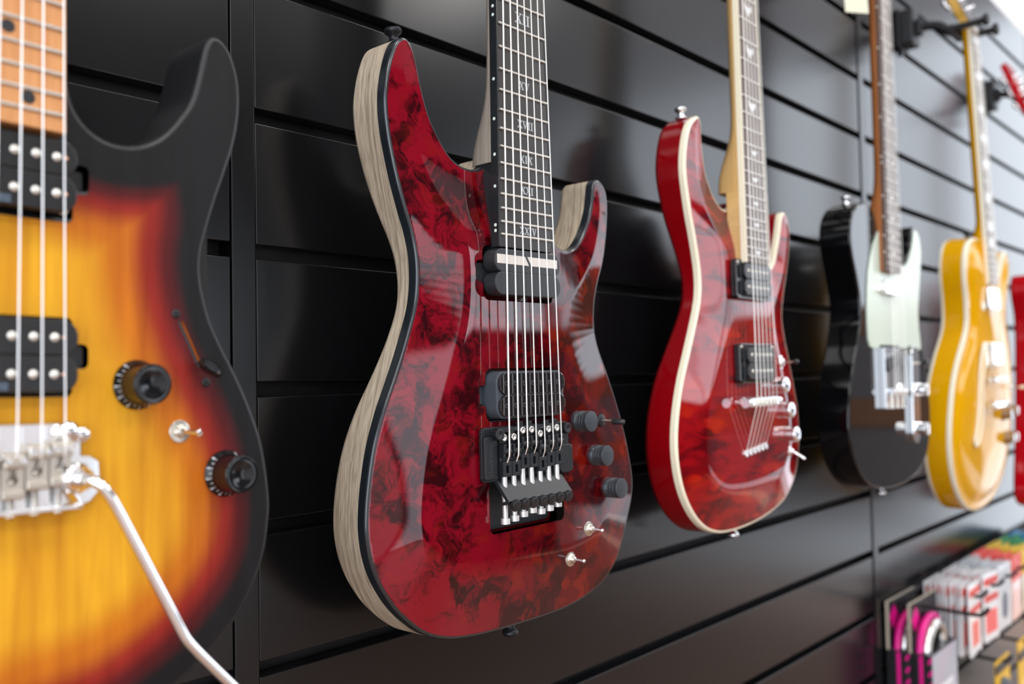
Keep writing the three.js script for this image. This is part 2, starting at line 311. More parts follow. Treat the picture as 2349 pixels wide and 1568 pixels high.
// ---------------------------------------------------------------- the room
{
  const T = 0.16, { x0, x1, z1, h } = ROOM, W = x1 - x0, cx = (x0 + x1) / 2;
  const slab3 = (ax, bx, ay, by, az, bz) => at(new THREE.BoxGeometry(bx - ax, by - ay, bz - az), (ax + bx) / 2, (ay + by) / 2, (az + bz) / 2);
  structure('floor', slab3(x0 - T, x1 + T, -T, 0, -T - 0.03, z1 + T), M.floor);
  structure('ceiling', slab3(x0 - T, x1 + T, h, h + T, -T - 0.03, z1 + T), M.ceiling);
  structure('wall_left', join(slab3(x0 - T, x0, 0, 0.5, -T, z1 + T), slab3(x0 - T, x0, 3.1, h, -T, z1 + T), slab3(x0 - T, x0, 0.5, 3.1, -T, 0.5), slab3(x0 - T, x0, 0.5, 3.1, 4.3, z1 + T)), M.white);
  // shopfront: high windows over brown and grey panelling round the far corner, and a glazed door next to the display wall
  structure('wall_right', join(slab3(x1, x1 + T, 0, h, -T, 0.3), slab3(x1, x1 + T, 0, h, 1.2, 1.3), slab3(x1, x1 + T, 3.45, h, 0.3, z1 + T), slab3(x1, x1 + T, 0, h, 4.3, z1 + T), slab3(x1, x1 + T, 0, 0.05, 0.3, 4.3), slab3(x1 + 0.08, x1 + T, 0.36, 1.7, 1.3, 4.3)), M.white);
  structure('wall_front', join(slab3(x0 - T, 2.35, 0, h, z1, z1 + T), slab3(3.1, 4.3, 0, h, z1, z1 + T), slab3(2.35, 3.1, 2.1, h, z1, z1 + T), slab3(5.9, x1 + T, 0, h, z1, z1 + T), slab3(4.3, 5.9, 2.6, h, z1, z1 + T), slab3(4.3, 5.9, 0, 1.7, z1 + 0.08, z1 + T)), M.white);
  structure('trim_1', join(slab3(x1 - 0.02, x1 + 0.08, 1.6, 1.8, 1.22, z1), slab3(x1 - 0.03, x1 + 0.08, 1.02, 1.2, 1.22, z1)), M.brown);
  structure('trim_2', slab3(x1 - 0.01, x1 + 0.08, 0.36, 1.7, 1.22, z1), M.greyPanel);
  structure('trim_3', join(slab3(3.1, 3.5, 0, 1.76, z1 - 0.02, z1 - 0.001), slab3(3.5, x1, 0, 1.76, z1 - 0.02, z1 + 0.08), slab3(3.1, 4.3, 1.76, h, z1 - 0.02, z1 - 0.001), slab3(4.3, x1, 2.6, h, z1 - 0.02, z1 - 0.001), slab3(1.0, 3.1, 2.1, h, z1 - 0.02, z1 - 0.001)), M.panel);
  structure('window_1', join(slab3(x1 + 0.03, x1 + 0.09, 1.72, 1.78, 1.3, 4.3), slab3(x1 + 0.03, x1 + 0.09, 3.4, 3.46, 1.3, 4.3), slab3(x1 + 0.03, x1 + 0.09, 1.72, 3.46, 2.97, 3.03)), M.frameGrey);
  structure('window_2', join(slab3(4.3, 5.9, 2.55, 2.61, z1 + 0.03, z1 + 0.09), slab3(5.07, 5.13, 1.72, 2.6, z1 + 0.03, z1 + 0.09)), M.frameGrey);
  structure('window_3', join(slab3(x0 - 0.09, x0 - 0.03, 0.5, 0.56, 0.5, 4.3), slab3(x0 - 0.09, x0 - 0.03, 3.04, 3.1, 0.5, 4.3), slab3(x0 - 0.09, x0 - 0.03, 0.5, 3.1, 2.37, 2.43)), M.frameGrey);
  structure('door_1', join(slab3(x1 + 0.03, x1 + 0.09, 0.12, 3.45, 0.3, 0.36), slab3(x1 + 0.03, x1 + 0.09, 0.12, 3.45, 1.14, 1.2), slab3(x1 + 0.03, x1 + 0.09, 0.12, 0.2, 0.36, 1.14), slab3(x1 + 0.03, x1 + 0.09, 3.39, 3.45, 0.36, 1.14)), M.frameGrey);
  structure('door_2', join(slab3(2.35, 2.4, 0, 2.1, z1 + 0.03, z1 + 0.09), slab3(3.05, 3.1, 0, 2.1, z1 + 0.03, z1 + 0.09), slab3(2.4, 3.05, 2.05, 2.1, z1 + 0.03, z1 + 0.09)), M.frameGrey);
  structure('wall_back', join(slab3(x0 - T, x1 + T, 0, h, -0.2, -0.03)), M.white);
  // ceiling panels
  for (const [px, pz] of [[-1.4, 1.2], [0.3, 1.2], [2.0, 1.2], [3.7, 1.2], [-1.4, 3.0], [0.3, 3.0], [2.0, 3.0], [3.7, 3.0]]) {
    const lamp = thing('ceiling_light', 'square ceiling light panel, ' + ['first', 'second', 'third', 'fourth'][(px + 1.4) / 1.7 + 0.5 | 0] + ' from the left in the ' + (pz < 2 ? 'row nearer the display wall' : 'farther row'), 'ceiling light', [px, h - 0.03, pz], 'ceiling light panels');
    part(lamp, 'frame', at(box(0.66, 0.03, 0.66, 0.004), 0, 0.01, 0), M.white);
    part(lamp, 'diffuser', at(box(0.6, 0.012, 0.6, 0.004), 0, -0.01, 0), std([0.9, 0.9, 0.9], 0.6, 0, { emissive: new THREE.Color(1, 0.98, 0.95), emissiveIntensity: 3 }));
    areaLight('ceiling_panel_light', [px, h - 0.055, pz], [px, 0, pz + 0.001], 0.6, 0.6, 13, [1, 0.98, 0.95]);
  }
}
// slatted display wall: panels of 1.19 m between cover strips, boards 89.5 mm high with 10.5 mm slots
const SEAM = 0.370, PITCH = 1.21, STRIP = 0.0195, SLOT0 = EYE + 0.19323, TOP = EYE + 0.888;
{
  const wall = structure('wall_slatted', at(new THREE.BoxGeometry(6.05, TOP - 0.02, 0.01), SEAM - 2 * PITCH + 3.025, (TOP + 0.02) / 2, -0.0235), M.slatEdge);
  const w = PITCH - STRIP - 0.0015, boards = [];
  const board = box(w, 0.0893, 0.012, 0.0011, 2), short = box(w - 0.006, 0.0893, 0.012, 0.0011, 2);   // one joint stands open by some millimetres
  for (let p = -2; p < 3; p++) for (let k = -7; k < 15; k++) {
    const yTop = SLOT0 - 0.1 * k - 0.0053, m = part(wall, 'slat', p ? board : short, M.slat);   // board k hangs below slot k
    if (yTop - 0.0894 < 0.02) continue;
    m.position.set(SEAM + STRIP + 0.0005 + p * PITCH + w / 2 - (p ? 0 : 0.003), yTop - 0.0447, -0.006);
  }
  const lip = box(STRIP, TOP - 0.02, 0.0135, 0.0009, 2);
  for (let p = -2; p < 4; p++) part(wall, 'cover_strip', lip, M.slat).position.set(SEAM + STRIP / 2 + p * PITCH, (TOP + 0.02) / 2, -0.00625);
}
// ---------------------------------------------------------------- red burl seven-string
const font = await new FontLoader().loadAsync('fonts/droid/droid_serif_bold.typeface.json');
const fontSans = await new FontLoader().loadAsync('fonts/droid/droid_sans_bold.typeface.json');
function letters(text, size, thick, f = font) { const g = new TextGeometry(text, { font: f, size, depth: thick, curveSegments: 3, bevelEnabled: false }); g.computeBoundingBox(); const b = g.boundingBox; return g.translate(-(b.min.x + b.max.x) / 2, -(b.min.y + b.max.y) / 2, 0); }

const archTop = (high, run, soft = 0.0022) => (x, y, d) => { const a = (high / run) * d, k = soft; return -Math.log(Math.exp(-a / k) + Math.exp(-high / k)) * k - (-Math.log(1 + Math.exp(-high / k)) * k); };
{
  const g = thing('electric_guitar', 'glossy dark red burl-top seven-string guitar with black edge and pale wood sides', 'guitar', [0, 0, 0]);
  place(g, 0.577, -0.0574, 0.1058, -0.007, -0.005, 0.0053);
  const outline = [[-113, 308], [-120, 302.5], [-126, 289.5], [-130, 275], [-132, 262], [-132, 249], [-130, 233], [-126, 215], [-121, 197], [-115, 179], [-109.5, 164], [-106, 150], [-105, 136], [-106, 121], [-108.5, 109], [-120, 79], [-130, 57], [-141, 34], [-149.5, 11], [-155, -13], [-158, -36], [-158, -50], [-155.5, -65], [-150.5, -79], [-143, -92], [-133, -105], [-119, -118], [-103, -129], [-80, -137], [-51, -141], [-22, -142.5], [7, -143], [37, -143], [66, -141.5], [94, -136.5], [118, -128], [134, -115.5], [145, -100], [155, -80], [164, -58], [166, -44], [162.5, -24], [156, -1], [145, 27], [131, 56], [118, 80], [113.5, 93], [112.5, 106], [114.5, 122], [120, 139], [129, 159], [134, 177], [137.5, 196], [139, 213], [137, 226], [131.5, 233], [124, 236], [118, 232], [115.5, 222], [112.5, 208], [106.5, 194], [97.5, 180], [87, 170], [79, 166.5], [66, 167], [50, 176], [36, 196], [0, 214], [-12, 232], [-19, 235], [-24, 232], [-30, 225.5], [-39, 221], [-50, 220.5], [-60, 223], [-69, 228.5], [-79, 240], [-87.5, 253], [-93, 267], [-97, 281], [-100.5, 295], [-104, 303], [-108.5, 308]];
  const holes = [holeBox(1, 138.5, 43, 21.5, 6), holeBox(0, 139.5, 50, 8.5, 4), holeBox(1, 42.5, 43.5, 21, 7), holeBox(1, 42.5, 50.5, 8, 3), holeBox(5, -38, 46, 27, 5)].map((f) => (x, y) => f(x * 1000, y * 1000) / 1000);
  const dome = archTop(0.0072, 0.045, 0.0004), arch = (x, y, d) => dome(x, y, d) * (1 - 0.92 * smooth(0.15, 0.24, y));   // carved like a plateau, running out flat on the horns
  const b = bodyShape({ outline, step: 0.0016, r: 0.0024, zt: -0.0215, arch, under: belly(-0.0605, 0.11, 0.075, 0.016), holes });
  const burl = texture(1280, 1280, (u, v) => {
    const x = u * 30, y = v * 30, wx = x + 1.3 * fbm(x * 0.7, y * 0.7, 1, 3), wy = y + 1.3 * fbm(x * 0.7, y * 0.7, 5, 3);
    const cloud = fbm(wx * 0.55, wy * 0.55, 3, 4), fine = fbm(wx * 3, wy * 3, 8, 4), broad = fbm(x * 0.16, y * 0.16, 41, 3), eye = fbm(wx * 1.3, wy * 1.3, 12, 2);
    const deep = smooth(0.3, 0.62, u) * smooth(0.8, 0.5, v), speck = smooth(0.1, 0.34, fbm(wx * 4.5, wy * 4.5, 17, 3)) * smooth(-0.25, 0.2, cloud + broad);
    let c = mix3(mix3([0.2, 0.002, 0.011], [0.1, 0.001, 0.0025], deep), [0.028, 0.0006, 0.002], smooth(-0.16, 0.3, cloud + 0.45 * fine + 0.5 * broad + 0.1 * deep));
    c = mix3(c, [0.2, 0.0095, 0.0015], (0.25 + 0.4 * deep) * smooth(0.02, 0.34, fbm(wx * 0.9, wy * 0.9, 31, 3) - 0.25 * cloud));
    c = mix3(c, [0.012, 0.0006, 0.0012], clamp(0.6 * speck + 0.5 * Math.exp(-Math.pow((eye - 0.22) / 0.035, 2)) * smooth(-0.1, 0.2, cloud)));
    return c;
  });
  const top = std([1, 1, 1], 0.45, 0, { map: scaled(burl, 2, 2, 0.5, 0.3), clearcoat: 1, clearcoatRoughness: 0.015, specularIntensity: 0 });
  const ash = texture(512, 512, (u, v) => { const w = u + 0.01 * fbm(u * 6, v * 3, 2, 3), s = fbm(w * 46, v * 3, 4, 4), p = clamp(fbm(w * 150, v * 30, 9, 2) * 1.6 + 0.3), d = smooth(-0.25, 0.3, fbm(w * 12, v * 1.2, 14, 3)); return mix3(mix3([0.6, 0.5, 0.37], [0.34, 0.265, 0.19], smooth(-0.1, 0.4, s)), [0.17, 0.12, 0.085], 0.7 * p); });
  const sideMat = std([1, 1, 1], 0.55, 0, { map: scaled(ash, 6, 2.2) }), edge = std([0.012, 0.016, 0.02], 0.2, 0, { clearcoat: 0.6, clearcoatRoughness: 0.15 });
  part(g, 'body', join(b.sideToBack(-0.0302, 0.005), b.backFace()), sideMat, 'bare pale grey-brown wood sides');
  part(g, 'carved_top', b.topFace(), top, 'glossy red burl top');
  part(g, 'binding', join(b.edgeRound(), b.side(-0.0238, -0.0302)), edge, 'black edge band');
  part(g, 'cavity', join(b.cavity(-0.03), at(new THREE.BoxGeometry(0.11, 0.26, 0.002), 0.002, 0.04, -0.031)), std([0.1, 0.004, 0.006], 0.2));
  // neck
  const neckWood = std([0.42, 0.36, 0.3], 0.5, 0, { map: scaled(grainMap(40, 0.6, 3), 8, 3) });
  const ebony = std([0.03, 0.024, 0.021], 0.42, 0, { map: scaled(grainMap(60, 0.5, 6), 9, 4) }), black = std([0.012, 0.014, 0.016], 0.22);
  const n = addNeck(g, { scale: 0.673, nutWidth: 0.0467, baseWidth: 0.0746, frets: 24, end: 0.1585, heel: 0.226, top: -0.0035, deep: 0.0072, edge: 0.0016, edgeMat: black, neckMat: neckWood, boardMat: ebony, back: (y) => 0.0125 + 0.016 * (1 - smooth(0.225, 0.29, y)), square: (y) => lerp(0.4, 0.9, smooth(0.23, 0.33, y)) });
  part(g, 'neck_tongue', slab(rrect(0, 0.196, 0.0305, 0.04, 0.001), -0.03, -0.0105, 0.0003), black);
  for (const [f, t] of [[12, 'XII'], [15, 'XV'], [17, 'XVII'], [19, 'XIX'], [21, 'XXI'], [24, 'XXIV'], [9, 'IX']]) part(n.board, 'inlay', letters(t, f === 12 ? 0.0088 : 0.0078 - 0.00008 * f, 0.0002), std([0.42, 0.45, 0.47], 0.3)).position.set(0.0012, n.mid(f), n.rise(0) + 0.00002);
  const dot = rod(0.0013, 0.0006, 14).rotateZ(Math.PI / 2), lum = std([0.75, 0.85, 0.75], 0.4);
  for (const [f, o] of [[12, 0.0035], [12, -0.0035], [15, 0], [17, 0], [19, 0], [21, 0], [24, 0.0022], [24, -0.0022]]) part(n.board, 'side_dot', dot, lum).position.set(-n.w(n.mid(f)) / 2 + 0.0001, n.mid(f) + o, n.rise(0) - 0.0036);
  // strings run to the locking blocks
  const sx = spread(7, 0.0324), off = [0, 0, 0.0045, 0.0045, 0.0005, 0.0035, 0.004];
  addStrings(g, sx, spread(7, 0.02), 0.673, [0.0016, 0.00145, 0.00125, 0.00105, 0.00095, 0.0009, 0.0009], (x, i) => [[x, off[i] - 0.004, -0.0004], [x - 0.0002, off[i] - 0.008, -0.0018], [x - 0.0005, off[i] - 0.0115, -0.0042]]);
  // pickups
  const coil = (hw, hh, z0, z1, rad) => slab(rrect(0, 0, hw, hh, rad), z0, z1, 0.0007, 10);
  {
    const p = part(g, 'pickup', join(at(coil(0.0405, 0.0092, -0.016, -0.003, 0.0088), 0.0005, 0.1478, 0), at(coil(0.0405, 0.0092, -0.016, -0.003, 0.0088), 0.0005, 0.1298, 0), slab(rrect(0, 0.1388, 0.03, 0.012, 0.002), -0.016, -0.0036, 0.0003), slab(rrect(0, 0.1388, 0.0475, 0.0075, 0.003), -0.026, -0.018, 0.0006)), std([0.022, 0.024, 0.027], 0.42), 'matte black sustainer pickup');
    const s = new THREE.Shape([[-0.0375, -0.0037], [0.0005, -0.0037], [-0.0045, 0.0036], [-0.0375, 0.0036]].map((q) => new THREE.Vector2(...q))), s2 = new THREE.Shape([[0.0035, -0.0037], [0.0365, -0.0037], [0.0365, 0.0036], [-0.0015, 0.0036]].map((q) => new THREE.Vector2(...q)));
    for (const q of [s, s2]) part(p, 'blade', at(slab(q, -0.004, -0.0026, 0.0002), 0, 0.1487, 0), std([0.68, 0.63, 0.58], 0.38, 0.2), 'pale metal blade');
  }
  {
    const smoke = std([0.014, 0.012, 0.014], 0.06, 0, { clearcoat: 1, clearcoatRoughness: 0.02 });
    const p = part(g, 'pickup', join(slab(rrect(0.001, 0.0425, 0.0415, 0.0185, 0.009), -0.026, -0.0045, 0.0008), slab(rrect(0.001, 0.0425, 0.049, 0.0068, 0.001), -0.029, -0.02, 0.0005)), std([0.05, 0.06, 0.075], 0.6), 'black seven-string pickup');
    for (const y of [0.0512, 0.0338]) {
      part(p, 'bobbin', at(coil(0.0403, 0.0086, -0.0078, -0.0022, 0.0082), 0.0015, y, 0), smoke);
      for (const x of spread(7, 0.0317)) part(p, 'pole_screw', at(latheZ([[0, -0.0006], [0.0008, -0.0006], [0.0009, 0.0003], [0.0021, 0.0003], [0.0022, -0.001]], 16), x, y, -0.0022), M.blackMetal);
    }
  }
  // locking tremolo
  {
    const bm = std([0.016, 0.018, 0.021], 0.38, 0.25), t = part(g, 'bridge', join(slab(rrect(0, -0.003, 0.0535, 0.021, 0.004), -0.0125, -0.0095, 0.0006), slab(rrect(-0.046, -0.0055, 0.0072, 0.0165, 0.002), -0.0125, -0.0062, 0.0012), slab(rrect(0.0455, -0.0125, 0.009, 0.012, 0.005), -0.0125, -0.0055, 0.0012), at(box(0.076, 0.004, 0.004, 0.0008), 0, 0.0155, -0.009)), bm, 'black locking tremolo bridge');
    for (const x of [-0.0405, 0.047]) part(t, 'pivot_post', at(latheZ([[0, 0.0005], [0.0017, 0.0005], [0.0019, 0.0021], [0.0043, 0.0021], [0.0047, 0.0012], [0.0047, -0.002], [0.0034, -0.0028], [0.0034, -0.009]], 24), x, 0.0125, x < 0 ? -0.0035 : -0.006), x < 0 ? bm : M.blackMetal);
    part(t, 'maker_name', at(letters('Floyd Rose', 0.0036, 0.00025, fontSans), -0.0465, -0.0062, -0.00625, 0, 0, Math.PI / 2), std([0.05, 0.055, 0.065], 0.3, 0.4), 'raised lettering');
    const hex = latheZ([[0.0008, -0.0012], [0.0013, -0.001], [0.0014, 0], [0.0026, 0.0002], [0.0029, -0.0006], [0.0029, -0.005]], 20);
    const block = (() => { const s = rrect(0, 0, 0.0049, 0.0058, 0.0006), hole = new THREE.Path(); hole.moveTo(-0.0017, -0.0032); hole.lineTo(0.0017, -0.0032); hole.lineTo(0.0017, 0.0026); hole.lineTo(-0.0017, 0.0026); s.holes.push(hole); return slab(s, -0.0115, -0.0022, 0.0004); })();
    sx.forEach((x, i) => {
      const y = off[i];
      const s = part(t, 'saddle', join(at(block, x, y - 0.0145, 0), at(box(0.0088, 0.012, 0.005, 0.0008), x, y - 0.003, -0.0082), at(rodZ(0.0036, 0.0001), x, y, -0.02), at(box(0.0024, 0.011, 0.006, 0.0009), x - 0.0033, y - 0.0005, -0.0042, 0.12), at(box(0.0024, 0.011, 0.006, 0.0009), x + 0.0033, y - 0.0005, -0.0042, 0.12), at(rod(0.0026, 0.0086, 14), x, y - 0.001, -0.0034, 0, 0, Math.PI / 2), at(box(0.007, 0.012, 0.003, 0.0006), x, y + 0.011, -0.0082)), bm);
      part(t, 'saddle_screw', at(hex, x + (i ? 0 : -0.0006), y + 0.0095, -0.0042), M.steel);
      const yEnd = [-0.0535, -0.0525, -0.0505, -0.0488, -0.051, -0.0498, -0.0478][i], silver = std([0.78, 0.78, 0.76], 0.42, 0.75), lk = y - 0.0205;
      part(t, 'string_lock_screw', join(at(rod(0.0021, lk - yEnd + 0.001, 18), x, (lk + yEnd) / 2, -0.0062), at(rod(0.0024, 0.0062, 18), x, y - 0.031 - 0.003, -0.0062), at(rod(0.0036, 0.0044, 24), x, yEnd - 0.0012, -0.0062)), silver, 'silver string lock screw');
    });
    const bar = new THREE.Shape([[-0.0235, -0.0125], [-0.0215, -0.0105], [-0.0385, 0.0032], [-0.0405, 0.0022], [-0.0418, -0.004], [-0.04, -0.0045], [-0.0388, 0.0002]].map(([y, z]) => new THREE.Vector2(y, z)));
    const barG = new THREE.ExtrudeGeometry(bar, { depth: 0.077, bevelEnabled: true, bevelThickness: 0.0008, bevelSize: 0.0004, bevelSegments: 2 });
    // (y, z, x) -> (x, y, z)
    { const p = barG.attributes.position; for (let i = 0; i < p.count; i++) p.setXYZ(i, p.getZ(i) - 0.0375, p.getX(i), p.getY(i)); barG.computeVertexNormals(); }
    part(t, 'fine_tuner_bar', barG, bm);
    const knob = latheZ([[0, -0.0006], [0.002, -0.0006], [0.0022, 0.0012], [0.0044, 0.0016], [0.0047, 0.0024], [0.0047, 0.0048], [0.0043, 0.0054], [0, 0.0055]], 26);
    for (const x of sx) part(t, 'fine_tuner', at(knob, x, -0.0405, 0.0016, 0.42), bm);
  }
  part(g, 'cavity_plate', at(slab(rrect(0, 0, 0.042, 0.024, 0.004), -0.0285, -0.027, 0.0003), 0.0035, -0.04, 0), std([0.02, 0.022, 0.025], 0.4));
  // controls
  const rib = (() => { const p = [[0, -0.0005], [0.0086, -0.0005], [0.0089, 0], [0.0089, 0.0035]]; for (let i = 0; i < 3; i++) { const z = 0.0042 + i * 0.0026; p.push([0.0074, z], [0.0074, z + 0.0008], [0.0089, z + 0.0011], [0.009, z + 0.0018], [0.0088, z + 0.0024]); } p.push([0.0084, 0.0128], [0.0089, 0.0134], [0.0089, 0.0156], [0.0084, 0.0163], [0, 0.0164]); return latheZ(p, 40); })();
  for (const [x, y] of [[0.0735, 0.0165], [0.0955, -0.0145], [0.1155, -0.045]]) part(g, 'control_knob', rib, std([0.07, 0.078, 0.088], 0.36, 0.6)).position.set(x, y, b.top(x, y) - 0.0008);
  {
    const x = 0.1085, y = 0.0155, z = b.top(x, y), tg = part(g, 'pickup_selector', at(latheZ([[0, 0], [0.0058, 0], [0.0058, 0.0016], [0.0045, 0.0026], [0.0024, 0.003], [0, 0.003]], 24), x, y, z), M.blackMetal);
    part(tg, 'lever', at(rodZ(0.0012, 0.012, 10), x + 0.001, y - 0.0005, z + 0.008, 0.05, 0.2), M.nickel);
    part(tg, 'lever_tip', at(latheZ([[0, 0], [0.002, 0], [0.003, 0.001], [0.0026, 0.009], [0.0019, 0.0115], [0, 0.0122]], 18), x + 0.0022, y - 0.001, z + 0.0115, 0.06, 0.24), M.blackPlastic);
  }
  for (const [x, y] of [[0.0845, -0.0775], [0.0585, -0.0995]]) {
    const z = b.top(x, y), s = part(g, 'mini_switch', join(at(latheZ([[0.002, 0.0008], [0.0062, 0.0006], [0.0063, 0], [0.0063, -0.0008]], 30), x, y, z), at(latheZ([[0, 0.0042], [0.0026, 0.0042], [0.0031, 0.0036], [0.0031, 0.0018], [0.0047, 0.0016], [0.005, 0.0008], [0.005, 0]], 6), x, y, z), at(latheZ([[0, 0.0052], [0.0022, 0.005], [0.0025, 0.004], [0.0025, 0.002]], 20), x, y, z)), M.nickel, 'nickel mini toggle');
    part(s, 'lever', join(tube([[x, y, z + 0.004], [x + 0.0012, y - 0.0006, z + 0.0125]], [0.0009, 0.0011]), at(ball(0.0017), x + 0.0013, y - 0.00065, z + 0.0132)), M.chrome);
  }
  addHeadstock(g, 0.675, [[-25, 0], [-27, 18], [-38, 40], [-44, 90], [-50, 165], [-36, 182], [-10, 176], [16, 150], [34, 90], [36, 40], [27, 18], [25, 0]], 0.24, sideMat, [[-32, 50, -1], [-35, 84, -1], [-38, 118, -1], [-41, 152, -1], [29, 50, 1], [27, 84, 1], [22, 118, 1]], M.blackMetal, 0.014, -0.004);
  strapButton(g, -0.108, 0.3065, -0.037, 0.1, M.blackSatinMetal);
  strapButton(g, 0.004, -0.142, -0.037, Math.PI, M.blackSatinMetal);
}
// ---------------------------------------------------------------- sunburst guitar at the left edge
{
  const g = thing('electric_guitar', 'matte sunburst guitar with amber centre, black edges and chrome tremolo arm', 'guitar');
  place(g, 0.1685, -0.032, 0.134, -0.0165, 0.011, -0.02);
  const outline = [[34, 183], [37, 172], [42, 165], [48, 160.5], [55, 158], [65, 158], [75, 161], [85, 168], [94, 179], [101, 190], [105, 203], [107.5, 214], [110, 224], [113.5, 230.5], [118, 231.5], [124, 228], [129, 219.5], [132, 210], [133, 198], [132, 184], [128.5, 168], [123, 152], [117, 135], [112, 119], [109, 108], [108, 99], [108.5, 90], [111, 79], [114.5, 68], [120, 57], [128, 43], [134.5, 31], [141, 17], [147, 1], [150.5, -15], [152.5, -30], [153, -39], [152, -48], [150, -61], [146, -73], [140, -85], [133, -95.5], [124, -105], [114, -113.5], [104, -120.5], [86, -131], [60, -142], [25, -149], [-15, -151], [-60, -146], [-100, -133], [-130, -110], [-148, -80], [-156, -45], [-155, -10], [-146, 25], [-132, 60], [-121, 95], [-119, 125], [-126, 160], [-138, 200], [-145, 240], [-141, 268], [-130, 282], [-117, 283], [-106, 270], [-98, 245], [-86, 220], [-68, 205], [-50, 200], [-38, 204], [-20, 212], [20, 206], [31, 195]];
  const mmHole = (...a) => { const f = holeBox(...a); return (x, y) => f(x * 1000, y * 1000) / 1000; };
  const holes = [mmHole(0, 133, 36.5, 20.5, 3), mmHole(0, 135, 44.5, 7.5, 3), mmHole(0, 46, 37, 19.5, 3), mmHole(0, 46.5, 45, 6.2, 3)];
  const slotA = [0.0955, 0.066], slotB = [0.1065, 0.0435];
  holes.push((x, y) => { const bx = slotB[0] - slotA[0], by = slotB[1] - slotA[1], t = clamp(((x - slotA[0]) * bx + (y - slotA[1]) * by) / (bx * bx + by * by)); return 0.0016 - Math.hypot(x - slotA[0] - bx * t, y - slotA[1] - by * t); });
  const paint = (x, y, d) => {
    const dd = d * 1000 + 5 * fbm(x * 14, y * 14, 3, 2) - 2 - 34 * smooth(0.112, 0.19, y);
    const K = [0.007, 0.0075, 0.009], R0 = [0.085, 0.006, 0.008], R1 = [0.3, 0.02, 0.012], O = [0.6, 0.18, 0.008], A = [0.8, 0.41, 0.018];
    if (dd < 9) return K; if (dd < 19) return mix3(K, R0, smooth(9, 19, dd)); if (dd < 29) return mix3(R0, R1, smooth(18, 30, dd)); if (dd < 44) return mix3(R1, O, smooth(28, 45, dd)); return mix3(mix3(R1, O, smooth(28, 45, 44)), A, smooth(44, 66, dd));
  };
  const b = bodyShape({ outline, step: 0.0012, r: 0.003, zt: -0.016, arch: () => 0, under: belly(-0.06, 0.1, 0.08, 0.014), holes, paint });
  const alder = texture(512, 1024, (u, v) => { const w = u + 0.015 * fbm(u * 3, v * 2, 4, 2), s = fbm(w * 34, v * 2.2, 2, 4), f = Math.pow(clamp(1 - Math.abs(fbm(w * 16, v * 1.3, 8, 3)) * 9), 3), p = Math.pow(clamp(fbm(w * 120, v * 16, 5, 2) + 0.45), 4); return mix3([1, 1, 1], [0.66, 0.5, 0.4], clamp(0.42 - 0.95 * s + 0.22 * f + 0.35 * p)); });
  const burst = std([1, 1, 1], 0.5, 0, { specularIntensity: 0.45, vertexColors: true, map: scaled(alder, 1 / 0.34, 1 / 0.48, 0.5, 0.36) }), black = std([0.007, 0.0075, 0.009], 0.42);
  part(g, 'body', join(b.sideToBack(-0.019, 0.006), b.backFace(), b.edgeRound()), black, 'satin black sides');
  part(g, 'sunburst_top', b.topFace(), burst, 'amber to red to black sunburst top with wood grain');
  part(g, 'cavity', join(b.cavity(-0.034), at(new THREE.BoxGeometry(0.22, 0.13, 0.002), 0.012, 0.09, -0.035)), M.cavity);
  const maple = texture(256, 1024, (u, v) => { const s = fbm(u * 14, v * 3, 6, 4), p = clamp(fbm(u * 90, v * 26, 3, 2) * 1.4), f = fbm(u * 5, v * 22, 9, 3); return mix3([0.72, 0.35, 0.135], [0.5, 0.2, 0.065], clamp(0.35 + 0.8 * s + 0.3 * p + 0.25 * f)); });
  const roasted = std([1, 1, 1], 0.45, 0, { map: scaled(maple, 16, 4) });
  const n = addNeck(g, { scale: 0.648, nutWidth: 0.0425, baseWidth: 0.0588, frets: 24, end: 0.1538, heel: 0.1535, top: -0.0035, deep: 0.006, neckMat: roasted, boardMat: roasted, back: (y) => 0.014 + 0.014 * (1 - smooth(0.2, 0.26, y)), square: (y) => lerp(0.2, 0.9, smooth(0.19, 0.26, y)) });
  const dot = rodZ(0.0032, 0.0008, 24), ink = std([0.02, 0.02, 0.022], 0.4);
  for (const [f, x] of [[24, -0.0095], [24, 0.0095], [21, 0], [19, 0], [17, 0], [15, 0]]) part(n.board, 'inlay', dot, ink).position.set(x, n.mid(f) + 0.0006, n.rise(0) - 0.0002);
  const sx = spread(6, 0.027);
  addStrings(g, sx, spread(6, 0.0176), 0.648, [0.00122, 0.001, 0.00085, 0.0009, 0.00085, 0.0008], (x) => [[x, -0.0015, -0.0003], [x, -0.005, -0.0022], [x, -0.0095, -0.0075]], std([0.95, 0.95, 0.95], 0.42, 1));
  // humbuckers
  const pole = latheZ([[0, 0.0012], [0.0012, 0.001], [0.0021, 0.0003], [0.0024, -0.0006], [0.0024, -0.003]], 18), ivory = std([0.82, 0.8, 0.74], 0.28, 0.6);
  const printFace = (() => { const c = document.createElement('canvas'); c.width = 256; c.height = 64; const k = c.getContext('2d'); k.fillStyle = '#0d0d0e'; k.fillRect(0, 0, 256, 64); k.fillStyle = '#7d93ad'; k.font = 'bold 30px sans-serif'; k.textAlign = 'right'; k.fillText('SEYMOUR', 250, 29); k.fillText('DUNCAN', 250, 58); const t = new THREE.CanvasTexture(c); t.colorSpace = THREE.SRGBColorSpace; return t; })();
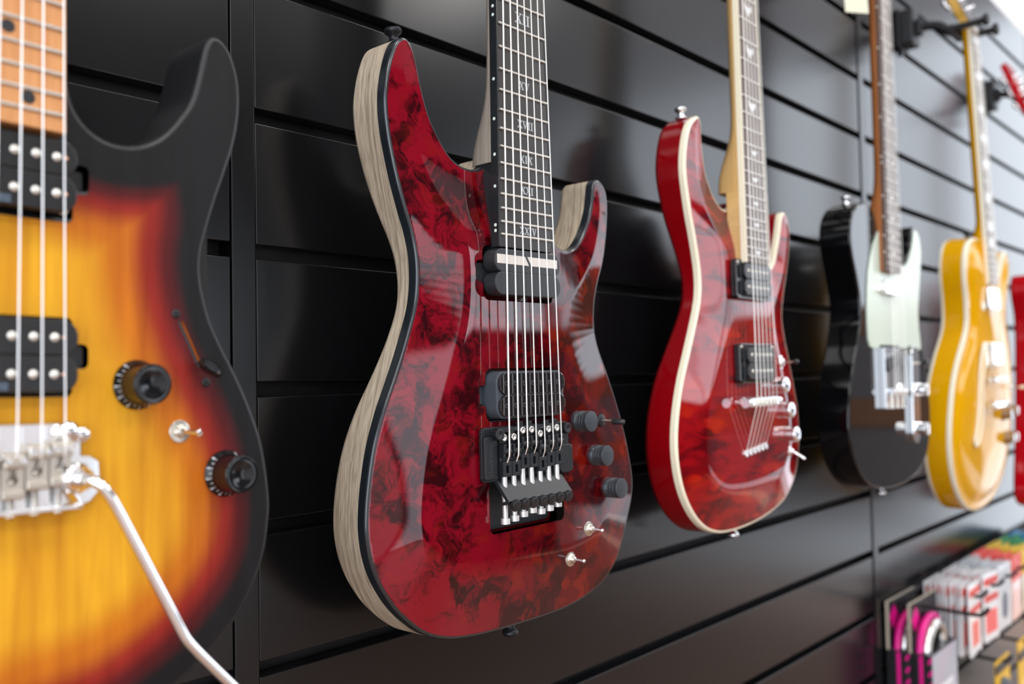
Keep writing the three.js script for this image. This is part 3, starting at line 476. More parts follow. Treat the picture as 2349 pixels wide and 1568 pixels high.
  for (const [y, half] of [[0.1333, 0.0343], [0.046, 0.0356]]) {
    const p = part(g, 'pickup', join(slab(rrect(0, y, half - 0.004, 0.0165, 0.002), -0.02, -0.0105, 0.0004), slab(rrect(0, y + 0.001, half + 0.0085, 0.0058, 0.002), -0.024, -0.019, 0.0006)), M.blackPlastic, 'black humbucker pickup');
    for (const dy of [0.0089, -0.0088]) {
      part(p, 'bobbin', slab(rrect(0, y + dy, half, 0.0087, 0.0082), -0.0135, -0.0062, 0.0006, 14), M.blackPlastic);
      for (const x of spread(6, 0.02425)) part(p, 'pole_piece', pole, ivory).position.set(x, y + dy, -0.0062);
      part(p, 'wire_rivet', at(latheZ([[0, 0.0004], [0.0008, 0.0002], [0.0011, -0.0004]], 12), 0.0287, y + dy, -0.0062), std([0.8, 0.45, 0.3], 0.3, 0.8));
    }
    part(p, 'print', at(new THREE.PlaneGeometry(0.0165, 0.0042), -0.0045, y - 0.0146, -0.00612), std([1, 1, 1], 0.4, 0, { map: printFace }));
  }
  part(g, 'mounting_screw', at(latheZ([[0, 0.0016], [0.002, 0.0012], [0.0034, 0], [0.0034, -0.001]], 18), 0.0325, 0.1195, -0.0175), M.nickel);
  // chrome tremolo
  {
    const plate = shapeOf([[-39, 14], [36, 14], [39.5, 11], [39.5, -2], [44, -2.5], [48.5, -5.5], [49, -14], [48.5, -20], [44, -25], [38, -27], [-39, -27]].map(([x, y]) => [x / 1000, y / 1000]));
    const t = part(g, 'bridge', join(slab(plate, -0.0132, -0.0105, 0.0007), at(box(0.078, 0.0028, 0.0065, 0.0008), -0.0005, -0.0262, -0.0088)), M.chrome, 'chrome tremolo bridge');
    for (const x of [-0.032, 0.0315]) part(t, 'pivot_post', at(latheZ([[0, 0.0035], [0.0022, 0.0033], [0.0046, 0.002], [0.0052, 0], [0.0046, -0.0022], [0.0036, -0.003], [0.0036, -0.006]], 28), x, 0.0098, -0.0072), M.chrome);
    part(t, 'side_post', at(latheZ([[0, 0.003], [0.003, 0.0028], [0.0042, 0.001], [0.004, -0.004]], 22), 0.0385, 0.008, -0.0092), M.chrome);
    sx.forEach((x, i) => {
      const y = [-0.0035, -0.003, -0.001, -0.0035, 0.0002, 0.001][i];
      const hole = new THREE.Path(); hole.absarc(0, -0.0085, 0.0024, Math.PI * 0.75, Math.PI * 2.25); hole.lineTo(0.0008, 0.0015); hole.lineTo(-0.0008, 0.0015);
      const s0 = rrect(0, -0.0062, 0.0051, 0.0108, 0.0008); s0.holes.push(hole);
      const s = part(t, 'saddle', join(at(slab(s0, -0.0105, -0.0042, 0.0004, 8), x, y, 0), at(box(0.0102, 0.0066, 0.004, 0.0014), x, y + 0.0006, -0.0034), at(box(0.0102, 0.004, 0.003, 0.0008), x, y - 0.0145, -0.0045)), M.satin, 'satin nickel saddle');
      for (const dx of [-0.0034, 0.0034]) part(s, 'height_screw', at(latheZ([[0.0006, 0.0006], [0.0008, 0.0016], [0.0014, 0.0014], [0.0015, 0], [0.0015, -0.003]], 14), x + dx, y + 0.001, -0.0012), M.chrome);
      part(s, 'string_ball', at(ball(0.0017), x, y - 0.009, -0.007), M.nickel);
      const coilPts = []; for (let k = 0; k <= 60; k++) { const a = k * 1.05; coilPts.push([x + 0.0019 * Math.cos(a), y - 0.0168 - 0.0085 * (k / 60), -0.0078 + 0.0019 * Math.sin(a)]); }
      part(t, 'intonation_spring', tube(coilPts, 0.0004, 5), M.steel);
      part(t, 'intonation_screw', at(latheZ([[0, 0.0018], [0.0018, 0.0016], [0.0026, 0.0004], [0.0026, -0.0004], [0.0012, -0.0006], [0.0012, -0.006]], 16), x, -0.0277, -0.0082, Math.PI / 2), M.nickel);
    });
    part(t, 'arm_socket', at(latheZ([[0.0062, -0.008], [0.0062, -0.001], [0.0075, 0], [0.0075, 0.0035], [0.0068, 0.0045], [0.0054, 0.005], [0.005, 0.009], [0.0032, 0.01], [0.003, 0.012]], 30), 0.034, -0.0125, -0.0072, 0.05, 0.22), M.chrome);
    part(t, 'tremolo_arm', tube(curve([[0.0345, -0.0128, 0.0], [0.0362, -0.0131, 0.0055], [0.039, -0.0152, 0.009], [0.0428, -0.0205, 0.0108], [0.0475, -0.029, 0.0115], [0.0545, -0.0435, 0.013], [0.0625, -0.06, 0.0145], [0.071, -0.0775, 0.0162], [0.0765, -0.089, 0.0172], [0.0795, -0.0945, 0.0178], [0.0838, -0.1, 0.0184], [0.0935, -0.111, 0.0195], [0.108, -0.127, 0.021], [0.121, -0.1415, 0.0225]], 70), 0.0028, 20), M.chrome, 'bent chrome arm');
  }
  // volume and tone knobs with printed skirts
  const scaleTex = (() => { const c = document.createElement('canvas'); c.width = 2048; c.height = 96; const k = c.getContext('2d'); k.fillStyle = '#050506'; k.fillRect(0, 0, 2048, 96); k.fillStyle = '#e8ecf0'; k.font = 'bold 62px sans-serif'; k.textAlign = 'center'; for (let i = 0; i <= 10; i++) { const x = 1024 + 205 + i * 164 ; const X = x % 2048; k.fillText(String(i), X, 84); k.fillRect(X - 4, 4, 8, 26); if (i < 10) { k.fillRect((x + 82) % 2048 - 4, 4, 8, 40); } } const t = new THREE.CanvasTexture(c); t.colorSpace = THREE.SRGBColorSpace; t.wrapS = THREE.RepeatWrapping; return t; })();
  const skirtMat = std([1, 1, 1], 0.22, 0, { map: scaleTex });
  for (const [x, y, turn] of [[0.0705, 0.0325, 0], [0.1225, -0.0168, 0.12]]) {
    const k = part(g, 'control_knob', at(latheZ([[0.0102, 0.0042], [0.0099, 0.009], [0.0099, 0.0142], [0.0103, 0.0148], [0.0103, 0.0162], [0.0096, 0.0172], [0.006, 0.0168], [0.0045, 0.0158], [0, 0.0156]], 48), x, y, -0.0158), M.blackGloss, 'glossy black bell knob');
    const skirt = new THREE.LatheGeometry([[0.0129, 0.0006], [0.0106, 0.0038]].map(([r, z]) => new THREE.Vector2(r, z)), 72).rotateX(Math.PI / 2).rotateZ(turn);
    part(k, 'numbered_skirt', at(skirt, x, y, -0.0158), skirtMat, 'skirt with white numbers and ticks');
    part(k, 'skirt_edge', at(latheZ([[0.0127, 0], [0.0130, 0.0002], [0.0129, 0.0006]], 48), x, y, -0.0158), M.blackGloss);
  }
  // lever switch in its slot, with two screws
  for (const [x, y] of [[0.0925, 0.0708], [0.1105, 0.0338]]) {
    const s = part(g, 'switch_screw', at(latheZ([[0.0002, 0.0002], [0.0009, 0.0007], [0.0019, 0.0006], [0.0026, 0], [0.0026, -0.0008]], 22), x, y, -0.0158), M.blackMetal);
    part(s, 'cross_slot', join(at(box(0.0026, 0.0006, 0.0003, 0.0001), x, y, -0.0151, 0, 0, 0.6), at(box(0.0006, 0.0026, 0.0003, 0.0001), x, y, -0.0151, 0, 0, 0.6)), M.cavity);
  }
  const lever = part(g, 'switch_lever', tube([[0.1065, 0.0445, -0.022], [0.1045, 0.0447, -0.009]], 0.0009), M.nickel);
  part(lever, 'lever_tip', tube(curve([[0.1053, 0.0448, -0.0118], [0.1056, 0.0440, -0.0095], [0.1068, 0.0420, -0.0062], [0.1085, 0.0395, -0.0026], [0.1094, 0.0383, -0.0006], [0.1096, 0.038, 0.0]], 12), [0.0016, 0.0028, 0.0034, 0.0037, 0.0038, 0.0038, 0.0036, 0.0034, 0.0031, 0.0028, 0.0025, 0.0018, 0.0007], 16), M.blackGloss);
  part(g, 'slot_floor', at(box(0.0045, 0.03, 0.0006, 0.0001), 0.101, 0.055, -0.0178, 0, 0, 0.45), std([0.6, 0.14, 0.015], 0.6));
  {
    const x = 0.0946, y = 0.0075, z = -0.016, s = part(g, 'mini_switch', join(at(latheZ([[0.002, 0.0012], [0.0058, 0.001], [0.0061, 0.0006], [0.0061, 0]], 36), x, y, z), at(latheZ([[0.0018, 0.0026], [0.0036, 0.0024], [0.004, 0.0018], [0.004, 0.001]], 6), x, y, z), at(latheZ([[0.0012, 0.0042], [0.0026, 0.004], [0.0028, 0.0034], [0.0028, 0.001]], 24), x, y, z)), M.nickel, 'nickel mini toggle with flat bat');
    part(s, 'lever', join(tube([[x, y, z + 0.003], [x + 0.0012, y - 0.0004, z + 0.0075], [x + 0.0032, y - 0.0008, z + 0.0125]], [0.0011, 0.0012, 0.0015], 10), at(box(0.0034, 0.0036, 0.0018, 0.0007), x + 0.0036, y - 0.0008, z + 0.0135, 0.1, 0.35, 0.5)), M.chrome);
  }
  addHeadstock(g, 0.65, [[-22, 0], [-24, 18], [-34, 34], [-40, 80], [-44, 150], [-34, 176], [-12, 172], [12, 120], [24, 60], [24, 18], [22, 0]], 0.06, roasted, [0, 1, 2, 3, 4, 5].map((k) => [-27 - k * 1.6, 38 + k * 25, -1]), M.chrome, 0.014, -0.006);
  strapButton(g, -0.128, 0.2825, -0.038, 0.15, M.chrome); strapButton(g, 0, -0.151, -0.038, Math.PI, M.chrome);
}
// ---------------------------------------------------------------- red guitar with cream binding
const mmHoles = (list) => list.map((a) => { const f = holeBox(...a); return (x, y) => f(x * 1000, y * 1000) / 1000; });
// headstock: outline in mm from the nut upwards, tilted back
function addHeadstock(g, L, pts, tilt, material, tuners, tunerMat, thick = 0.014, zNut = -0.004, face = null) {
  const h = part(g, 'headstock', slab(shapeOf(outlineOf(pts, 80)), -thick, 0, 0.001, 6), material);
  h.position.set(0, L, zNut); h.rotation.x = -tilt;
  if (face) part(h, 'headstock_face', slab(shapeOf(outlineOf(pts, 80)), 0.0001, 0.0014, 0.0003, 6), face);
  const post = latheZ([[0, 0.012], [0.0028, 0.012], [0.003, 0.004], [0.0055, 0.003], [0.0058, 0]], 18), button = join(at(rod(0.0028, 0.016, 12), 0.009, 0, -thick - 0.006, 0, 0, Math.PI / 2), at(box(0.008, 0.013, 0.008, 0.0035, 3), 0.021, 0, -thick - 0.006), at(box(0.014, 0.016, 0.009, 0.003), 0, 0, -thick - 0.005));
  for (const [x, y, side] of tuners) { const t = part(h, 'tuner', join(at(post, 0, 0, 0), at(button, 0, 0, 0, 0, 0, side < 0 ? Math.PI : 0)), tunerMat); t.position.set(x / 1000, y / 1000, 0); }
  return h;
}
const ROSEWOOD = std([0.13, 0.075, 0.055], 0.42, 0, { map: scaled(grainMap(50, 0.55, 12), 9, 4) });
{
  const g = thing('electric_guitar', 'cherry red arched-top guitar with cream edging all round and bat-shaped neck inlays', 'guitar');
  place(g, 0.9811, -0.0336, 0.1084, -0.0147, 0.030, 0.003);
  const outline = [[-84, 312], [-93, 308], [-104, 299], [-111, 287], [-116, 273], [-119.5, 256], [-119.5, 241], [-116, 221], [-111.5, 201], [-105.5, 181], [-100, 160], [-97, 145], [-96, 131], [-97.5, 117], [-102, 103], [-113, 81], [-128, 53], [-142, 27], [-153, -1], [-159, -26], [-160, -47], [-157, -67], [-150, -86], [-139, -103], [-123, -119], [-103, -131], [-77, -138.5], [-50, -141], [-15, -141], [28, -138], [70, -131], [102, -121], [125, -105], [139, -88], [148, -65], [151, -37], [148.5, -10], [140, 16], [128, 51], [118, 78], [114, 97], [115, 107], [120, 124], [131, 149], [142, 177], [148, 200], [147, 218], [141, 229], [133, 233], [125, 228], [118, 212], [112, 197], [104, 182], [95, 166], [78, 156], [55, 166], [38, 192], [22, 222], [4, 230], [-7, 224], [-22, 217], [-38, 217], [-53, 225], [-65, 238], [-74, 254], [-77.5, 272], [-79, 286], [-79, 299], [-79.5, 308]];
  const holes = mmHoles([[0, 136, 42, 20, 3], [0, 42.5, 42, 20, 3]]);
  const b = bodyShape({ outline, step: 0.002, r: 0.0028, zt: -0.027, arch: ((f) => (x, y, d) => f(x, y, d) * (1 - 0.8 * smooth(0.17, 0.26, y)))(archTop(0.0095, 0.046, 0.0008)), under: belly(-0.0645, 0.12, 0.07, 0.014), holes });
  const quilt = texture(512, 512, (u, v) => { const a = fbm(u * 5, v * 16, 3, 3), q = fbm(u * 4 + a, v * 30 + 3 * a, 7, 2), c = fbm(u * 7, v * 7, 11, 3); return mix3(mix3([0.26, 0.002, 0.005], [0.08, 0.0006, 0.003], smooth(-0.05, 0.35, q + 0.5 * c)), [0.38, 0.012, 0.003], smooth(0.05, 0.4, a - 0.4 * q)); });
  const red = std([1, 1, 1], 0.4, 0, { map: scaled(quilt, 1 / 0.36, 1 / 0.48, 0.5, 0.32), clearcoat: 1, clearcoatRoughness: 0.015, specularIntensity: 0 }), redSide = std([0.22, 0.0012, 0.004], 0.35, 0, { specularIntensity: 0, clearcoat: 1, clearcoatRoughness: 0.06 });
  part(g, 'body', join(b.sideToBack(-0.0345, 0.006), b.backFace()), redSide, 'plain cherry red sides');
  part(g, 'arched_top', b.topFace(), red, 'glossy figured red top');
  part(g, 'binding', join(b.edgeRound(), b.side(-0.0297, -0.0345)), M.cream, 'cream edge binding');
  part(g, 'cavity', join(b.cavity(-0.034), at(new THREE.BoxGeometry(0.086, 0.15, 0.002), 0, 0.09, -0.035)), M.cavity);
  const mapleMat = std([0.72, 0.45, 0.17], 0.3, 0, { map: scaled(grainMap(30, 0.3, 5), 8, 3), clearcoat: 0.8, clearcoatRoughness: 0.05 });
  const n = addNeck(g, { scale: 0.648, nutWidth: 0.043, baseWidth: 0.0655, frets: 24, end: 0.1545, heel: 0.235, top: -0.0035, deep: 0.0065, edge: 0.0022, edgeMat: M.cream, neckMat: mapleMat, boardMat: ROSEWOOD, back: (y) => 0.0145 + 0.014 * (1 - smooth(0.238, 0.31, y)), square: (y) => lerp(0.25, 0.9, smooth(0.25, 0.33, y)) });
  part(g, 'neck_tongue', slab(rrect(0, 0.197, 0.0285, 0.042, 0.002), -0.026, -0.0098, 0.0004), mapleMat);
  const bat = slab(shapeOf([[-8, 6], [-5, 3], [-2.5, 4.2], [0, 2.6], [2.5, 4.2], [5, 3], [8, 6], [6.8, -1], [3.4, -1.2], [0, -6.5], [-3.4, -1.2], [-6.8, -1]].map(([x, y]) => [x / 1000, y / 1000])), 0, 0.0003, 0);
  for (const f of [5, 7, 9, 12, 15, 17, 19, 21, 24]) { const m = part(n.board, 'inlay', bat, M.pearl); m.position.set(0, n.mid(f), n.rise(0) - 0.0001); m.scale.setScalar(f > 17 ? 0.8 : f > 12 ? 0.95 : 1.15); m.scale.y *= f > 12 ? 0.62 : 1; }
  const sx = spread(6, 0.026);
  addStrings(g, sx, spread(6, 0.0178), 0.648, [0.00125, 0.00105, 0.0009, 0.00075, 0.0006, 0.0006], (x, i) => [[x, -0.003, -0.0006], [x * 0.98, -0.051 - 0.001 * (5 - i), -0.0158]]);
  for (const y of [0.136, 0.0425]) {
    const ring = rrect(0, y, 0.0445, 0.022, 0.004); ring.holes.push(new THREE.Path(rrect(0, y, 0.0355, 0.0185, 0.003).getPoints(6)));
    const p = part(g, 'pickup', join(slab(ring, -0.0172, -0.0095, 0.0012), slab(rrect(0, y, 0.035, 0.018, 0.002), -0.03, -0.009, 0.0005)), M.blackGloss, 'black humbucker in a glossy black ring');
    for (const dy of [0.009, -0.009]) { part(p, 'bobbin', slab(rrect(0, y + dy, 0.034, 0.0086, 0.006), -0.009, -0.0045, 0.0007), M.blackPlastic); for (const x of spread(6, 0.0247)) part(p, 'pole_piece', latheZ([[0, 0.001], [0.0018, 0.0008], [0.0024, 0], [0.0024, -0.002]], 14), M.nickel).position.set(x, y + dy, -0.0045); }
    for (const x of [-0.0402, 0.0402]) part(p, 'ring_screw', latheZ([[0, 0.0008], [0.0016, 0.0006], [0.0021, 0], [0.0021, -0.001]], 14), M.nickel).position.set(x, y + 0.018, -0.0095);
  }
  const br = part(g, 'bridge', join(at(box(0.074, 0.0105, 0.0065, 0.002), 0, -0.001, -0.0058), at(rod(0.0052, 0.009, 18), -0.0385, -0.001, -0.006, 0, 0, Math.PI / 2), at(rod(0.0052, 0.009, 18), 0.0385, -0.001, -0.006, 0, 0, Math.PI / 2)), M.chrome, 'chrome bar bridge');
  for (const x of [-0.037, 0.037]) part(br, 'bridge_post', join(at(rodZ(0.003, 0.014, 16), x, -0.001, -0.012), at(rodZ(0.0062, 0.002, 24), x, -0.001, -0.0118)), M.chrome);
  for (const x of sx) part(br, 'saddle', at(box(0.0062, 0.007, 0.0045, 0.001), x, -0.001, -0.0027), M.nickel);
  sx.forEach((x, i) => part(g, 'string_ferrule', latheZ([[0.0012, -0.001], [0.0014, 0.0008], [0.0036, 0.0008], [0.004, 0], [0.004, -0.002]], 18), M.chrome).position.set(x * 0.98, -0.0525 - 0.001 * (5 - i), -0.0157));
  const dome = latheZ([[0.0092, 0], [0.0094, 0.002], [0.0094, 0.0125], [0.0088, 0.0142], [0.005, 0.0156], [0, 0.016]], 32);
  for (const [x, y] of [[0.0635, 0.0165], [0.0765, -0.0135], [0.0885, -0.043]]) part(g, 'control_knob', dome, M.chrome, 'chrome dome knob').position.set(x, y, b.top(x, y));
  { const x = 0.0835, y = 0.0435, z = b.top(x, y), s = part(g, 'pickup_selector', at(latheZ([[0, 0.004], [0.004, 0.0038], [0.005, 0.002], [0.0052, 0.0006], [0.008, 0.0004], [0.008, 0]], 28), x, y, z), M.chrome); part(s, 'lever', tube([[x, y, z + 0.003], [x + 0.0008, y, z + 0.016]], 0.0012), M.nickel); part(s, 'lever_tip', at(ball(0.0035), x + 0.001, y, z + 0.0185), M.blackGloss); }
  { const x = 0.098, y = -0.0645, z = b.top(x, y), s = part(g, 'mini_switch', at(latheZ([[0, 0.005], [0.0028, 0.0048], [0.003, 0.001], [0.006, 0.0008], [0.006, 0]], 20), x, y, z), M.chrome); part(s, 'lever', tube([[x, y, z + 0.004], [x + 0.002, y - 0.006, z + 0.013], [x + 0.003, y - 0.009, z + 0.017]], [0.001, 0.0013, 0.0018]), M.chrome); }
  addHeadstock(g, 0.65, [[-22, 0], [-24, 18], [-36, 40], [-44, 90], [-46, 150], [-30, 170], [0, 158], [28, 150], [38, 90], [36, 40], [24, 18], [22, 0]], 0.22, redSide, [[-30, 52, -1], [-34, 88, -1], [-37, 124, -1], [29, 52, 1], [31, 88, 1], [31, 124, 1]], M.chrome, 0.014, -0.004);
  strapButton(g, -0.0865, 0.3115, -0.047, 0.1, M.chrome); strapButton(g, -0.004, -0.141, -0.047, Math.PI, M.chrome);
}
// ---------------------------------------------------------------- black slab guitar with mint pickguard
{
  const g = thing('electric_guitar', 'glossy black single-cutaway guitar with pale mint pickguard and orange-brown neck', 'guitar');
  place(g, 1.3969, -0.0305, 0.116, -0.0108, 0, -0.0148);
  const outline = [[-40, 254], [-52, 262], [-67, 266], [-90, 262], [-111, 252], [-127, 235], [-133, 212], [-128, 187], [-115, 156], [-106, 127], [-107, 98], [-121, 64], [-140, 30], [-155, -9], [-161, -44], [-157, -69], [-144, -94], [-122, -116], [-91, -132], [-40, -141], [14, -142], [73, -136], [122, -123], [151, -104], [168, -77], [176, -47], [175, -13], [165, 22], [153, 57], [144, 91], [142, 115], [148, 147], [159, 188], [164, 218], [159, 239], [147, 252], [131, 256], [121, 249], [111, 224], [94, 202], [76, 191], [52, 193], [36, 206], [29, 228], [-26, 230], [-33, 244]];
  const b = bodyShape({ outline, step: 0.0026, r: 0.0028, zt: -0.016, under: () => -0.061 });
  const gloss = std([0.0025, 0.0025, 0.003], 0.3, 0, { specularIntensity: 0, clearcoat: 1, clearcoatRoughness: 0.015 });
  part(g, 'body', join(b.topFace(), b.edgeRound(), b.sideToBack(-0.0188, 0.0035), b.backFace()), gloss);
  const mint = std([0.6, 0.69, 0.59], 0.22), roast = std([0.46, 0.16, 0.045], 0.4, 0, { map: scaled(grainMap(26, 0.35, 15), 8, 3) });
  part(g, 'pickguard', slab(shapeOf([[-30, 229], [-40, 219], [-52, 207], [-65, 188], [-76, 164], [-82, 138], [-85, 112], [-85, 90], [-84, 70], [-79, 61], [-70, 59], [-43, 59.5], [-42.5, 64], [43, 65], [43.5, 61], [74, 62], [77, 66], [107, 66], [109, 61], [134, 61], [137, 67], [131, 94], [130, 119], [136, 149], [149, 190], [155, 218], [150, 240], [139, 249], [127, 248], [116, 223], [98, 200], [78, 187], [46, 186], [31, 190], [30, 170], [-30, 170]].map(([x, y]) => [x / 1000, y / 1000])), -0.0161, -0.0139, 0.0006), mint, 'pale mint pickguard');
  const n = addNeck(g, { scale: 0.648, nutWidth: 0.042, baseWidth: 0.0648, frets: 22, end: 0.171, heel: 0.236, top: -0.0035, deep: 0.0055, neckMat: roast, boardMat: ROSEWOOD, back: (y) => 0.0155 + 0.008 * (1 - smooth(0.24, 0.3, y)), square: (y) => lerp(0.25, 0.85, smooth(0.25, 0.33, y)) });
  part(g, 'neck_tongue', slab(rrect(0, 0.205, 0.0275, 0.034, 0.002), -0.03, -0.0089, 0.0004), roast);
  const dot = rodZ(0.003, 0.0006, 18), side = rod(0.0013, 0.0006, 12).rotateZ(Math.PI / 2), pale = std([0.8, 0.78, 0.72], 0.35);
  for (const [f, x, o] of [[3, 0, 0], [5, 0, 0], [7, 0, 0], [9, 0, 0], [12, -0.011, 0.0045], [12, 0.011, -0.0045], [15, 0, 0], [17, 0, 0], [19, 0, 0], [21, 0, 0]]) { part(n.board, 'inlay', dot, pale).position.set(x, n.mid(f), n.rise(0) - 0.0001); part(n.board, 'side_dot', side, pale).position.set(-n.w(n.mid(f)) / 2 + 0.0001, n.mid(f) + o, n.rise(0) - 0.0034); }
  const sx = spread(6, 0.027);
  addStrings(g, sx, spread(6, 0.0172), 0.648, [0.00122, 0.001, 0.0008, 0.00065, 0.0006, 0.0006], (x) => [[x, -0.006, -0.0015], [x, -0.024, -0.0125]]);
  part(part(g, 'pickup', slab(rrect(0, 0.1475, 0.036, 0.0098, 0.0075), -0.0145, -0.0058, 0.0012), M.chrome, 'chrome-covered neck pickup'), 'cover_rim', slab(rrect(0, 0.1475, 0.0375, 0.0112, 0.0085), -0.0145, -0.0132, 0.0004), M.chrome);
  {
    const t = part(g, 'bridge', join(slab(rrect(0, 0.0165, 0.042, 0.0435, 0.002), -0.0162, -0.0146, 0.0005), at(box(0.0018, 0.086, 0.0085, 0.0008), -0.0411, 0.0165, -0.012), at(box(0.084, 0.0018, 0.0085, 0.0008), 0, -0.0262, -0.012)), M.chrome, 'chrome bridge plate with raised edge');
    part(t, 'bridge_pickup', at(slab(rrect(0, 0, 0.036, 0.0105, 0.009), -0.015, -0.0065, 0.0008), 0, 0.041, 0, 0, 0, 0.2), M.blackPlastic);
    for (const [k, x] of [-0.0216, -0.0108 + 0.0108, 0.0216].entries()) part(t, 'saddle', at(rod(0.004, 0.0205, 18), x - 0.0001 * k, -0.0035, -0.0048, 0, 0, Math.PI / 2), M.chrome);
    for (const x of [-0.0216, 0, 0.0216]) part(t, 'saddle_screw', at(rod(0.0013, 0.022, 10), x, -0.0165, -0.0062), M.nickel);
  }
  const plate = part(g, 'control_plate', at(slab(rrect(0, 0, 0.0165, 0.0735, 0.0164), -0.0161, -0.0098, 0.0008), 0.0935, -0.008, 0, 0, 0, -0.04), M.chrome, 'chrome control plate');
  const knurl = latheZ([[0.0094, 0], [0.0096, 0.001], [0.0096, 0.0155], [0.0088, 0.0166], [0, 0.0172]], 36);
  for (const [x, y] of [[0.0935, -0.0015], [0.0885, -0.0605]]) part(g, 'control_knob', knurl, M.chrome, 'chrome barrel knob').position.set(x, y, -0.0099);
  { const s = part(plate, 'switch_lever', tube([[0.0945, 0.039, -0.0102], [0.0965, 0.04, -0.001]], 0.0012), M.nickel); part(s, 'switch_tip', at(box(0.0105, 0.01, 0.012, 0.003), 0.0975, 0.0405, 0.003), M.blackPlastic); }
  addHeadstock(g, 0.65, [[-21, 0], [-23, 18], [-34, 34], [-38, 80], [-40, 150], [-30, 178], [-8, 172], [14, 120], [22, 60], [23, 18], [21, 0]], 0.05, roast, [0, 1, 2, 3, 4, 5].map((k) => [-26 - k * 1.2, 38 + k * 25, -1]), M.chrome, 0.014, -0.006);
  strapButton(g, -0.082, 0.2635, -0.04, 0.05, M.chrome); strapButton(g, 0.012, -0.1415, -0.04, Math.PI, M.chrome);
}
// ---------------------------------------------------------------- gold hollow guitar
{
  const g = thing('electric_guitar', 'gold hollow-bodied guitar with cream edging and chrome pickups', 'guitar');
  place(g, 1.8229, -0.0216, 0.1498, -0.0346, 0, 0.0119);
  const outline = [[-72, 245], [-89, 238], [-104, 222], [-110, 197], [-106, 171], [-97, 145], [-92, 120], [-91, 102], [-97, 85], [-113, 66], [-134, 44], [-157, 13], [-170, -13], [-179, -47], [-184, -79], [-182, -109], [-173, -139], [-153, -171], [-121, -200], [-81, -221], [-33, -231], [24, -231], [84, -222], [130, -202], [162, -179], [187, -147], [206, -97], [213, -40], [204, 24], [184, 72], [164, 106], [160, 132], [169, 166], [180, 200], [176, 227], [160, 240], [142, 238], [126, 222], [108, 196], [84, 180], [56, 180], [38, 196], [32, 228], [24, 242], [-20, 246], [-45, 250]];
  const gold = std([0.7, 0.35, 0.0015], 0.4, 0, { specularIntensity: 0, clearcoat: 0.65, clearcoatRoughness: 0.03 }), ivory = std([0.85, 0.81, 0.66], 0.3);
  const b = bodyShape({ outline, step: 0.0032, r: 0.003, zt: 0, arch: (x, y, d) => 0.0135 * (1 - Math.pow(1 - clamp(d / 0.11), 2.2)) - 0.003 * Math.exp(-Math.pow((d - 0.012) / 0.01, 2)), under: (x, y, d) => -0.045 - 0.008 * (1 - Math.pow(1 - clamp((d - 0.004) / 0.1), 2)) });
  const tilt = 0.08, put = (m) => { m.position.z = -0.035; m.rotation.x = tilt; return m; };
  const body = put(part(g, 'body', join(b.topFace(), b.side(-0.007, -0.0395), b.backFace()), gold));
  put(part(g, 'top_binding', join(b.edgeRound(), b.side(-0.003, -0.007, 0.0034)), ivory, 'cream top binding'));
  put(part(g, 'back_binding', b.sideToBack(-0.0395, 0.003), ivory, 'cream back binding'));
  const n = addNeck(g, { scale: 0.628, nutWidth: 0.043, baseWidth: 0.0625, frets: 22, end: 0.168, heel: 0.17, top: -0.0035, deep: 0.006, edge: 0.0022, edgeMat: ivory, neckMat: gold, boardMat: ROSEWOOD, back: (y) => 0.0145 + 0.026 * (1 - smooth(0.2, 0.285, y)), square: (y) => lerp(0.3, 0.9, smooth(0.2, 0.3, y)) });
  for (const f of [1, 3, 5, 7, 9, 12, 15, 17]) part(n.board, 'inlay', slab(rrect(0, 0, 0.015, 0.0065, 0.0006), 0, 0.0003, 0), M.pearl).position.set(0, n.mid(f), n.rise(0) - 0.0001);
  const sx = spread(6, 0.026);
  addStrings(g, sx, spread(6, 0.0178), 0.628, [0.00122, 0.001, 0.0008, 0.00065, 0.0006, 0.0006], (x) => [[x, -0.004, -0.0012], [x, -0.046, -0.012]]);
  for (const y of [0.1425, 0.044]) {
    const z = y > 0.1 ? -0.0085 : -0.0095, p = part(g, 'pickup', join(slab(rrect(0, y, 0.044, 0.0215, 0.003), z - 0.022, z - 0.0055, 0.001)), ivory, 'chrome humbucker in a cream ring');
    part(p, 'cover', slab(rrect(0, y, 0.0345, 0.0188, 0.003), z - 0.012, z + 0.0035, 0.0012), M.chrome);
    for (const x of spread(6, 0.0247)) part(p, 'pole_screw', latheZ([[0, 0.001], [0.0022, 0.0006], [0.0024, -0.001]], 12), M.nickel).position.set(x, y + 0.009, z + 0.0035);
  }
  const br = part(g, 'bridge', join(at(box(0.082, 0.0105, 0.0065, 0.0018), 0, -0.001, -0.0055)), M.chrome, 'chrome bar bridge');
  for (const x of [-0.037, 0.037]) part(br, 'bridge_post', join(at(rodZ(0.003, 0.018, 14), x, -0.001, -0.014), at(rodZ(0.007, 0.0025, 20), x, -0.001, -0.0135)), M.chrome);
  for (const x of sx) part(br, 'saddle', at(box(0.006, 0.007, 0.004, 0.001), x, -0.001, -0.0025), M.nickel);
  const tp = part(g, 'tailpiece', at(rod(0.0065, 0.094, 22), 0, -0.046, -0.0125, 0, 0, Math.PI / 2), M.chrome, 'chrome stop tailpiece');
  for (const x of [-0.041, 0.041]) part(tp, 'stud', at(latheZ([[0, 0.008], [0.006, 0.0075], [0.007, 0.005], [0.007, -0.003], [0.004, -0.004], [0.004, -0.014]], 20), x, -0.046, -0.0125), M.chrome);
  const guardPts = [[-48, 64], [-43, 38], [-52, 12], [-60, -10], [-60, -45], [-66, -75], [-82, -100], [-100, -112], [-108, -104], [-96, -84], [-86, -56], [-80, -18], [-74, 20], [-60, 52]];
  const guard = part(g, 'pickguard', at(slab(shapeOf(outlineOf(guardPts, 60)), -0.0015, 0.0008, 0.0005), 0.004, 0, -0.021, 0.07), gold, 'gold pickguard with cream edge');
